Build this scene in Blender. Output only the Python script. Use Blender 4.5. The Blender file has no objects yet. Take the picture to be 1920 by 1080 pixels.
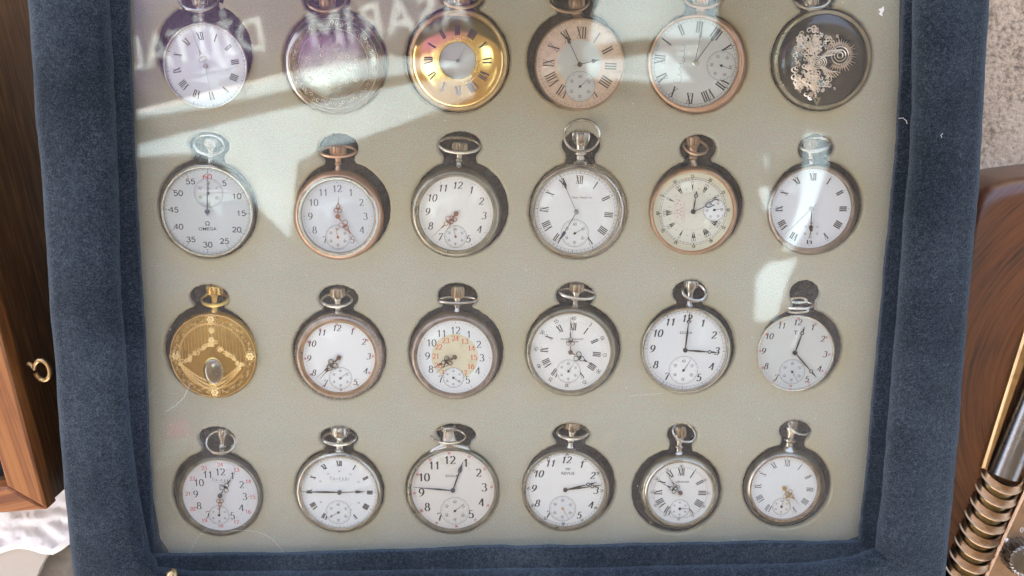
import bpy, math, random
from mathutils import Vector, Matrix
random.seed(7)
PI = math.pi
sc = bpy.context.scene
C = sc.collection
# ------------------------------------------------------------------ camera
F = 1900.0; TILT = math.radians(11.05); H = 0.548
CAM = Vector((0, H*math.tan(TILT), H))
FW = Vector((0, -math.sin(TILT), -math.cos(TILT))); UP = Vector((0, math.cos(TILT), -math.sin(TILT)))
cd = bpy.data.cameras.new('camera'); cam = bpy.data.objects.new('camera', cd); C.objects.link(cam)
cd.sensor_width = 36; cd.lens = 36*F/1920; cd.clip_start = 0.01; cd.clip_end = 200
cd.dof.use_dof = True; cd.dof.focus_distance = 0.55; cd.dof.aperture_fstop = 8.0
cam.location = CAM; cam.rotation_euler = (-TILT, 0, 0); sc.camera = cam
# ------------------------------------------------------------------ world, sun, exposure
SUN_EL, SUN_AZ = math.radians(58), math.radians(215)
w = bpy.data.worlds.new("World"); sc.world = w; w.use_nodes = True
nt = w.node_tree; sky = nt.nodes.new('ShaderNodeTexSky'); sky.sky_type = 'NISHITA'; sky.sun_disc = False
sky.sun_elevation = SUN_EL; sky.sun_rotation = SUN_AZ; sky.air_density = 0.8; sky.dust_density = 8.0; sky.ozone_density = 0.0
bg = nt.nodes['Background']; bg.inputs[1].default_value = 0.15
nt.links.new(sky.outputs[0], bg.inputs[0])
sd = bpy.data.lights.new('sun', 'SUN'); sd.energy = 5.0; sd.angle = math.radians(0.5); sd.color = (1, .95, .87)
so = bpy.data.objects.new('sun', sd); C.objects.link(so)
sdir = Vector((math.sin(SUN_AZ)*math.cos(SUN_EL), math.cos(SUN_AZ)*math.cos(SUN_EL), math.sin(SUN_EL)))
so.rotation_euler = sdir.to_track_quat('Z', 'Y').to_euler()
sc.view_settings.view_transform = 'Standard'; sc.view_settings.look = 'None'
sc.view_settings.exposure = 3.1; sc.view_settings.gamma = 1
sc.cycles.transparent_max_bounces = 24; sc.cycles.max_bounces = 10
sc.cycles.sample_clamp_indirect = 4.0; sc.cycles.use_denoising = True

ZG = 0.0125      # top of the glass pane
def at(px, py, z=0.0):
    d = FW*F + Vector((1, 0, 0))*(px-960) + UP*(540-py)
    return CAM + d*((z-CAM.z)/d.z)
def mpp(px, py, z=0.0):
    return (at(px, py, z)-CAM).dot(FW)/F
def refl(px, py, Z):     # the place at height Z that the glass mirrors at this spot
    P = at(px, py, ZG); V = Vector((CAM.x, CAM.y, 2*ZG-CAM.z)); d = P-V
    return P + d*((Z-ZG)/d.z)

# ------------------------------------------------------------------ mesh builder
class MB:
    def __init__(s): s.v = []; s.f = []; s.mi = []; s.cur = 0
    def add(s, vs, fs):
        o = len(s.v); s.v += [tuple(a) for a in vs]
        for f in fs: s.f.append([o+i for i in f]); s.mi.append(s.cur)
    def poly(s, pts, z0, z1=None):
        n = len(pts)
        if z1 is None or z1 == z0:
            s.add([(p[0], p[1], z0) for p in pts], [list(range(n))]); return
        s.add([(p[0], p[1], z1) for p in pts]+[(p[0], p[1], z0) for p in pts],
              [list(range(n)), list(range(2*n-1, n-1, -1))]+[[i, (i+1) % n, n+(i+1) % n, n+i][::-1] for i in range(n)])
    def ribbon(s, pts, thin, wid, z0, z1=None, closed=False, xf=None):
        n = len(pts); L = []; R = []
        for i in range(n):
            a = pts[i-1] if (i > 0 or closed) else pts[i]; b = pts[(i+1) % n] if (i < n-1 or closed) else pts[i]
            dx, dy = b[0]-a[0], b[1]-a[1]; l = math.hypot(dx, dy) or 1e-9
            nx, ny = -dy/l, dx/l; h = thin+wid*abs(nx)
            L.append((pts[i][0]+nx*h, pts[i][1]+ny*h)); R.append((pts[i][0]-nx*h, pts[i][1]-ny*h))
        if xf: L = [xf(p) for p in L]; R = [xf(p) for p in R]
        m = n if closed else n-1
        if z1 is None:
            s.add([(p[0], p[1], z0) for p in L+R], [[i, n+i, n+(i+1) % n, (i+1) % n] for i in range(m)])
        else:
            vs = [(p[0], p[1], z1) for p in L+R]+[(p[0], p[1], z0) for p in L+R]; fs = []
            for i in range(m):
                j = (i+1) % n
                fs += [[i, n+i, n+j, j], [i, j, 2*n+j, 2*n+i], [n+i, 3*n+i, 3*n+j, n+j]]
            if not closed: fs += [[0, 2*n, 3*n, n], [n-1, 2*n-1, 4*n-1, 3*n-1]]
            s.add(vs, fs)
    def lathe(s, prof, n=64, cen=None, axis='z', org=(0, 0, 0), rib=None, ry=1.0, dirn=None):
        # prof: (radius, height[, cx, cy]); dirn: unit axis in xy for axis 'p'
        vs = []
        for q in prof:
            r, h = q[0], q[1]; cx, cy = (q[2], q[3]) if len(q) > 2 else (0, 0)
            for k in range(n):
                a = 2*PI*k/n; rr = r*(rib(k, q) if rib else 1)
                if axis == 'z': vs.append((org[0]+cx+rr*math.cos(a), org[1]+cy+rr*ry*math.sin(a), org[2]+h))
                else:
                    ux, uy = dirn; px_, py_ = uy, -ux
                    vs.append((org[0]+ux*h+px_*rr*math.cos(a), org[1]+uy*h+py_*rr*math.cos(a), org[2]+rr*math.sin(a)))
        fs = []
        for i in range(len(prof)-1):
            for k in range(n):
                j = (k+1) % n; f = [i*n+k, i*n+j, (i+1)*n+j, (i+1)*n+k]
                fs.append(f if axis == 'z' else f)
        s.add(vs, fs)
    def tube(s, path, r, n=10, closed=False, rs=None):
        m = len(path); vs = []; P = [Vector(p) for p in path]
        nrm = None
        for i in range(m):
            a = P[i-1] if (i > 0 or closed) else P[i]; b = P[(i+1) % m] if (i < m-1 or closed) else P[i]
            t = (b-a).normalized() if (b-a).length > 0 else Vector((1, 0, 0))
            if nrm is None: nrm = t.orthogonal()
            nrm = (nrm-t*nrm.dot(t)).normalized(); bi = t.cross(nrm); rr = rs[i] if rs else r
            for k in range(n):
                ang = 2*PI*k/n; vs.append(P[i]+nrm*math.cos(ang)*rr+bi*math.sin(ang)*rr)
        fs = []
        for i in range(m if closed else m-1):
            j = (i+1) % m
            sh = 0
            if closed and j == 0:
                v0 = (Vector(vs[i*n])-P[i]).normalized(); best = -9
                for k in range(n):
                    dd = v0.dot((Vector(vs[k])-P[0]).normalized())
                    if dd > best: best = dd; sh = k
            for k in range(n):
                fs.append([i*n+k, i*n+(k+1) % n, j*n+(k+1+sh) % n, j*n+(k+sh) % n])
        if not closed: fs += [list(range(n))[::-1], [(m-1)*n+k for k in range(n)]]
        s.add(vs, fs)
    def box(s, a, b):
        x0, y0, z0 = a; x1, y1, z1 = b
        s.add([(x0, y0, z0), (x1, y0, z0), (x1, y1, z0), (x0, y1, z0), (x0, y0, z1), (x1, y0, z1), (x1, y1, z1), (x0, y1, z1)],
              [[3, 2, 1, 0], [4, 5, 6, 7], [0, 1, 5, 4], [1, 2, 6, 5], [2, 3, 7, 6], [3, 0, 4, 7]])
    def ball(s, c, r, n=10, m=6, sz=1):
        s.lathe([(r*math.sin(PI*i/m)+1e-7, -r*sz*math.cos(PI*i/m)) for i in range(m+1)], n, org=c)
    def build(s, name, mat, parent=None, smooth=True, sharp=35):
        me = bpy.data.meshes.new(name); me.from_pydata(s.v, [], s.f); me.update()
        for m_ in (mat if isinstance(mat, list) else [mat]): me.materials.append(m_)
        if any(s.mi): me.polygons.foreach_set('material_index', s.mi)
        if smooth:
            me.shade_smooth()
            try: me.set_sharp_from_angle(angle=math.radians(sharp))
            except Exception: pass
        o = bpy.data.objects.new(name, me); C.objects.link(o)
        if parent: o.parent = parent
        return o
def thing(name, label, cat, loc=(0, 0, 0), group=None):
    o = bpy.data.objects.new(name, None); C.objects.link(o); o.location = loc; o.empty_display_size = .01
    o['label'] = label; o['category'] = cat
    if group: o['group'] = group
    return o
def tag(o, label, cat, group=None):
    o['label'] = label; o['category'] = cat
    if group: o['group'] = group
    return o
def struct(o): o['kind'] = 'structure'; return o

# ------------------------------------------------------------------ materials
def mat(name): m = bpy.data.materials.new(name); m.use_nodes = True; return m, m.node_tree, m.node_tree.nodes['Principled BSDF']
def N(nt, t, **k):
    n = nt.nodes.new(t)
    for a, b in k.items():
        if a.startswith('i_'): n.inputs[a[2:].replace('_', ' ')].default_value = b
        else: setattr(n, a, b)
    return n
def ramp(nt, src, stops):
    r = N(nt, 'ShaderNodeValToRGB'); e = r.color_ramp.elements
    while len(e) < len(stops): e.new(.5)
    for x, (p, c) in zip(e, stops): x.position = p; x.color = (*c, 1) if len(c) == 3 else c
    nt.links.new(src, r.inputs[0]); return r.outputs[0]
def noise(nt, scale, detail=3, rough=.55, coord=None, mapscale=None, dist=0, rot=None):
    tc = N(nt, 'ShaderNodeTexCoord'); n = N(nt, 'ShaderNodeTexNoise')
    n.inputs['Scale'].default_value = scale; n.inputs['Detail'].default_value = detail
    n.inputs['Roughness'].default_value = rough; n.inputs['Distortion'].default_value = dist
    src = tc.outputs[coord or 'Object']
    if mapscale or rot:
        m = N(nt, 'ShaderNodeMapping')
        if mapscale: m.inputs['Scale'].default_value = mapscale
        if rot: 
            m0 = N(nt, 'ShaderNodeMapping'); m0.inputs['Rotation'].default_value = rot
            nt.links.new(src, m0.inputs[0]); src = m0.outputs[0]
        nt.links.new(src, m.inputs[0]); src = m.outputs[0]
    nt.links.new(src, n.inputs['Vector']); return n.outputs['Fac']
def bump(nt, src, bsdf, strength, dist):
    b = N(nt, 'ShaderNodeBump'); b.inputs['Strength'].default_value = strength; b.inputs['Distance'].default_value = dist
    nt.links.new(src, b.inputs['Height']); nt.links.new(b.outputs[0], bsdf.inputs['Normal']); return b
def mul(nt, a, k, add=0):
    m = N(nt, 'ShaderNodeMath', operation='MULTIPLY_ADD'); nt.links.new(a, m.inputs[0]); m.inputs[1].default_value = k; m.inputs[2].default_value = add
    return m.outputs[0]
def addn(nt, a, b):
    m = N(nt, 'ShaderNodeMath', operation='ADD'); nt.links.new(a, m.inputs[0]); nt.links.new(b, m.inputs[1]); return m.outputs[0]

def metal(name, col, rough=.25, dark=None, grime=.5, bmp=.3, bs=900):
    m, nt, b = mat(name); b.inputs['Metallic'].default_value = 1
    dark = dark or tuple(c*.45 for c in col)
    n = noise(nt, 150, 5, .6); nt.links.new(ramp(nt, n, [(.22, dark), (.40+.22*grime, col)]), b.inputs['Base Color'])
    n2 = noise(nt, 45, 3); nt.links.new(mul(nt, n2, .16, rough-.08), b.inputs['Roughness']); return m
def plain(name, col, rough=.5, metallic=0, var=.0, scale=600, bmp=0, coat=0):
    m, nt, b = mat(name); b.inputs['Base Color'].default_value = (*col, 1); b.inputs['Roughness'].default_value = rough
    b.inputs['Metallic'].default_value = metallic; b.inputs['Coat Weight'].default_value = coat
    n = noise(nt, scale, 4)
    if var:
        nt.links.new(ramp(nt, n, [(.3, tuple(c*(1-var) for c in col)), (.7, tuple(min(1, c*(1+var)) for c in col))]), b.inputs['Base Color'])
    if bmp: bump(nt, n, b, bmp, .0005)
    return m
M = {}
M['silver'] = metal('silver', (.54, .51, .46), .22, (.34, .315, .275), .4)
M['nickel'] = metal('nickel', (.34, .315, .25), .29, (.17, .155, .12), .6)
M['dark_nickel'] = metal('dark_nickel', (.25, .24, .20), .38, (.12, .115, .10), .8)
M['brown_silver'] = metal('brown_silver', (.36, .29, .25), .30, (.18, .14, .115), .6)
M['gold_field'] = metal('gold_field', (.40, .25, .06), .34, (.27, .165, .04), .4)
M['gold_relief'] = metal('gold_relief', (.90, .67, .31), .30, (.70, .50, .20), .3)
M['highlight_metal'] = metal('highlight_metal', (.50, .46, .40), .24, (.30, .27, .235), .4)  # lightened metal for pendants, crowns and bows; highlights put into its colour
M['relief'] = metal('relief_silver', (.80, .71, .62), .34, (.60, .52, .45), .4)
M['rose'] = metal('rose_gold', (.60, .37, .255), .30, (.42, .25, .17), .4)
M['rose_dark'] = metal('rose_gold_worn', (.47, .32, .21), .30, (.27, .18, .12), .6)
M['gold'] = metal('gold', (.70, .47, .15), .27, (.42, .28, .10), .35)
M['gold_polished'] = metal('gold_polished', (.80, .56, .22), .12, (.66, .45, .16), .2, .1)
M['pale_polished'] = metal('pale_polished', (.27, .25, .225), .17, (.22, .20, .185), .2, .05, 300)
M['mirror'] = metal('black_mirror', (.065, .070, .080), .12, (.045, .05, .06), .3, .05, 300)
M['brass'] = metal('brass', (.50, .35, .18), .32, (.30, .20, .09), .3)
M['copper'] = metal('copper_brass', (.36, .23, .13), .38, (.24, .15, .08), .5)
M['core_brass'] = metal('core_brass', (.20, .15, .07), .38, (.10, .07, .03), .4)
M['dark_brass'] = metal('crown_brass', (.46, .37, .26), .30, (.28, .21, .14), .4)
M['chrome'] = metal('chrome', (.80, .80, .80), .16, (.65, .65, .65), .2, .03)
M['steel'] = metal('tube_steel', (.20, .195, .19), .28, (.13, .125, .12), .2, .05)
M['hand_dark'] = plain('hand_dark', (.035, .032, .035), .35, .6)
M['hand_blue'] = plain('hand_blue', (.05, .07, .14), .28, .7)
M['hand_rose'] = plain('hand_rose', (.36, .15, .10), .35, .7)
M['hand_gold'] = plain('hand_gold', (.55, .36, .10), .30, .8)
M['hand_brown'] = plain('hand_brown', (.14, .08, .055), .35, .7)
M['hand_silver'] = plain('hand_silver', (.30, .30, .32), .30, .8)
M['ink'] = plain('ink_black', (.014, .014, .017), .7)
M['ink_soft'] = plain('ink_grey', (.10, .10, .105), .7)
M['ink_red'] = plain('ink_red', (.50, .05, .04), .45)
M['ink_orange'] = plain('ink_orange', (.62, .13, .05), .45)
M['ink_blue'] = plain('ink_blue', (.022, .022, .085), .75)
M['ink_rose'] = plain('ink_rose', (.50, .22, .16), .45)
def enamel(name, col, col2=None, spot=.62, rough=.22):
    m, nt, b = mat(name); b.inputs['Roughness'].default_value = rough; b.inputs['Coat Weight'].default_value = .3
    n = noise(nt, 90, 5, .6); n2 = noise(nt, 1500, 2)
    c2 = col2 or tuple(c*.93 for c in col)
    oi = N(nt, 'ShaderNodeObjectInfo'); tn = ramp(nt, oi.outputs['Random'], [(0, (.93, .955, .97)), (.4, (1, 1, 1)), (.75, (.985, .965, .92)), (1, (.91, .92, .93))])
    mxx = N(nt, 'ShaderNodeMix', data_type='RGBA', blend_type='MULTIPLY'); mxx.inputs[0].default_value = 1; nt.links.new(ramp(nt, n, [(.35, col), (spot, col), (min(spot+.15, 1), c2)]), mxx.inputs[6]); nt.links.new(tn, mxx.inputs[7])
    nt.links.new(mxx.outputs[2], b.inputs['Base Color'])
    return m
M['enamel'] = enamel('enamel_white', (.77, .80, .82))
M['enamel_cool'] = enamel('enamel_cool', (.64, .675, .735))
M['enamel_grey'] = enamel('dial_silvered', (.56, .60, .625), (.52, .555, .585))
M['enamel_ivory'] = enamel('ivory', (.69, .69, .61), (.66, .65, .54), .55)
M['enamel_cream'] = enamel('enamel_cream', (.66, .655, .50))
M['enamel_aged'] = enamel('enamel_aged', (.69, .70, .68), (.62, .57, .38), .45)
M['dial_rose'] = plain('dial_rose', (.62, .47, .38), .3, .35, .12, 300)
def velvet(name, cols, big=22):
    m, nt, b = mat(name); b.inputs['Roughness'].default_value = 1.0; b.inputs['Specular IOR Level'].default_value = .1
    b.inputs['Sheen Weight'].default_value = .35; b.inputs['Sheen Roughness'].default_value = .45
    b.inputs['Sheen Tint'].default_value = (.45, .56, .66, 1)
    a = noise(nt, 1250, 3, .75); c = noise(nt, big, 3, .5); d = noise(nt, 420, 3, .7)
    s = addn(nt, addn(nt, mul(nt, a, 1.05, -.26), mul(nt, c, .42, -.20)), mul(nt, d, .45, -.22))
    nt.links.new(ramp(nt, s, [(.08, cols[0]), (.28, cols[1]), (.5, cols[2])]), b.inputs['Base Color'])
    bump(nt, a, b, .8, .0011); return m
M['velvet'] = velvet('navy_velvet', [(.005, .008, .011), (.022, .030, .039), (.064, .079, .095)])
M['velvet_lip_shade'] = velvet('navy_velvet_nap_shade', [(.003, .005, .008), (.013, .018, .026), (.05, .062, .08)])  # darker copy: a differing nap, and the rail's shade put into the colour
def paper_white(name, col, rough=.6, v=.05, sc_=60, b_=.3, d_=.001):
    m, nt, b = mat(name); b.inputs['Roughness'].default_value = rough
    n = noise(nt, sc_, 6); nt.links.new(ramp(nt, n, [(.3, tuple(c*(1-v) for c in col)), (.7, col)]), b.inputs['Base Color'])
    bump(nt, n, b, b_, d_); return m
M['board'] = paper_white('cream_board', (.47, .43, .375))
def film():
    m, nt, b = mat('plastic_film'); b.inputs['Roughness'].default_value = .7; b.inputs['Base Color'].default_value = (.72, .745, .79, 1); b.inputs['Subsurface Weight'].default_value = 0
    b.inputs['Specular IOR Level'].default_value = .35
    t = N(nt, 'ShaderNodeBsdfTransparent'); mx = N(nt, 'ShaderNodeMixShader')
    n = noise(nt, 130, 5, .6); nt.links.new(mul(nt, n, .02, .98), mx.inputs[0])
    nt.links.new(t.outputs[0], mx.inputs[1]); nt.links.new(b.outputs[0], mx.inputs[2])
    nt.links.new(mx.outputs[0], nt.nodes['Material Output'].inputs[0]); return m
M['film'] = film()
def wood(name, lo, mid, hi, scale, stretch, rot, detail=4, dist=.6, rough=.45, coat=0, stops=(.3, .5, .7)):
    m, nt, b = mat(name); b.inputs['Roughness'].default_value = rough; b.inputs['Coat Weight'].default_value = coat
    b.inputs['Coat Roughness'].default_value = .25
    a = noise(nt, scale, detail, .55, mapscale=stretch, dist=dist, rot=rot)
    f = noise(nt, scale*9, 3, .7, mapscale=stretch, rot=rot)
    s = addn(nt, mul(nt, a, 1.0), mul(nt, f, .30, -.15))
    nt.links.new(ramp(nt, s, list(zip(stops, (lo, mid, hi)))), b.inputs['Base Color'])
    bump(nt, s, b, .25, .0008); return m
ROT_BOX = (0, 0, math.radians(-13))
M['pine'] = wood('pine_wood', (.165, .052, .011), (.25, .085, .018), (.33, .125, .030), 300, (1, .022, 1), ROT_BOX, 2, .3, .5, .1, (.36, .47, .60))
M['pine_x'] = wood('pine_wood_cross', (.16, .048, .012), (.25, .085, .022), (.33, .125, .035), 260, (.03, 1, 1), ROT_BOX, 2, .3, .5, .1, (.36, .47, .60))
M['walnut_side'] = wood('stained_side', (.03, .010, .003), (.12, .045, .010), (.24, .10, .022), 420, (1, .012, 1), ROT_BOX, 3, .4, .45, .2, (.25, .5, .75))
def radio_wood():
    m, nt, b = mat('striped_hardwood'); b.inputs['Roughness'].default_value = .36; b.inputs['Coat Weight'].default_value = .4; b.inputs['Coat Roughness'].default_value = .3
    c0 = at(2170, 740, .012); tc = N(nt, 'ShaderNodeTexCoord'); mp = N(nt, 'ShaderNodeMapping'); mp.inputs['Location'].default_value = (-c0.x, -c0.y, 0)
    nt.links.new(tc.outputs['Object'], mp.inputs[0]); sp = N(nt, 'ShaderNodeSeparateXYZ'); nt.links.new(mp.outputs[0], sp.inputs[0])
    ln = N(nt, 'ShaderNodeVectorMath', operation='LENGTH'); cx = N(nt, 'ShaderNodeCombineXYZ'); nt.links.new(sp.outputs[0], cx.inputs[0]); nt.links.new(sp.outputs[1], cx.inputs[1]); nt.links.new(cx.outputs[0], ln.inputs[0])
    at2 = N(nt, 'ShaderNodeMath', operation='ARCTAN2'); nt.links.new(sp.outputs[1], at2.inputs[0]); nt.links.new(mul(nt, sp.outputs[0], -1), at2.inputs[1])
    def pn(kr, ka, det, dist):
        v = N(nt, 'ShaderNodeCombineXYZ'); nt.links.new(mul(nt, ln.outputs['Value'], kr), v.inputs[0]); nt.links.new(mul(nt, at2.outputs[0], ka), v.inputs[1])
        n = N(nt, 'ShaderNodeTexNoise'); n.inputs['Scale'].default_value = 1; n.inputs['Detail'].default_value = det; n.inputs['Roughness'].default_value = .6; n.inputs['Distortion'].default_value = dist
        nt.links.new(v.outputs[0], n.inputs['Vector']); return n.outputs['Fac']
    a = pn(520, 2.0, 3, .15); c = pn(1700, 8, 3, .1); d = pn(60, 2, 2, .3)
    s_ = addn(nt, addn(nt, mul(nt, a, .9, .05), mul(nt, c, .5, -.25)), mul(nt, d, .35, -.17))
    nt.links.new(ramp(nt, s_, [(.30, (.010, .004, .002)), (.37, (.045, .014, .005)), (.50, (.090, .028, .008)), (.74, (.13, .046, .013))]), b.inputs['Base Color']); bump(nt, s_, b, .2, .0005); return m
M['zebrano'] = radio_wood()
def glass(name, dust=0.0, tint=(1, 1, 1), f0=.04, rough=.0, bscale=None):
    m, nt, b = mat(name); nt.nodes.remove(b)
    t = N(nt, 'ShaderNodeBsdfTransparent'); t.inputs[0].default_value = (*tint, 1)
    g = N(nt, 'ShaderNodeBsdfGlossy'); g.inputs['Roughness'].default_value = rough
    lw = N(nt, 'ShaderNodeLayerWeight'); lw.inputs['Blend'].default_value = .5
    p = N(nt, 'ShaderNodeMath', operation='POWER'); nt.links.new(lw.outputs['Facing'], p.inputs[0]); p.inputs[1].default_value = 5
    fac = mul(nt, p.outputs[0], 1-f0, f0)
    mx = N(nt, 'ShaderNodeMixShader'); nt.links.new(fac, mx.inputs[0]); nt.links.new(t.outputs[0], mx.inputs[1]); nt.links.new(g.outputs[0], mx.inputs[2])
    out = mx.outputs[0]
    if bscale:
        n = noise(nt, bscale, 2); bb = N(nt, 'ShaderNodeBump'); bb.inputs['Strength'].default_value = .15; bb.inputs['Distance'].default_value = .0006
        nt.links.new(n, bb.inputs['Height']); nt.links.new(bb.outputs[0], g.inputs['Normal'])
    if dust:
        d = N(nt, 'ShaderNodeBsdfDiffuse'); d.inputs[0].default_value = (.75, .75, .73, 1)
        a = noise(nt, 9, 4, .6, mapscale=(1, 2.2, 1), dist=.8); s = noise(nt, 900, 2, .5); k = noise(nt, 60, 4, .7)
        film_ = ramp(nt, a, [(.38, (0, 0, 0)), (.78, (.9, .9, .9))]); sp = ramp(nt, s, [(.70, (0, 0, 0)), (.76, (1, 1, 1))])
        kk = ramp(nt, k, [(.35, (.35, .35, .35)), (.7, (1, 1, 1))])
        q = N(nt, 'ShaderNodeMath', operation='MULTIPLY'); nt.links.new(film_, q.inputs[0]); nt.links.new(kk, q.inputs[1])
        tot = addn(nt, mul(nt, q.outputs[0], dust, dust*.45), mul(nt, sp, .16))
        mx2 = N(nt, 'ShaderNodeMixShader'); nt.links.new(tot, mx2.inputs[0]); nt.links.new(out, mx2.inputs[1]); nt.links.new(d.outputs[0], mx2.inputs[2]); out = mx2.outputs[0]
    nt.links.new(out, nt.nodes['Material Output'].inputs[0]); return m
M['pane'] = glass('dusty_glass', .042, (.985, .995, .98))
M['crystal'] = glass('crystal_glass', 0, (.99, .99, .99), .045, 0, 60)

# ------------------------------------------------------------------ foreground watch data (photo pixel positions, radii in photo pixels)
GR = 'pocket watches set in the foam insert'
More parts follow.
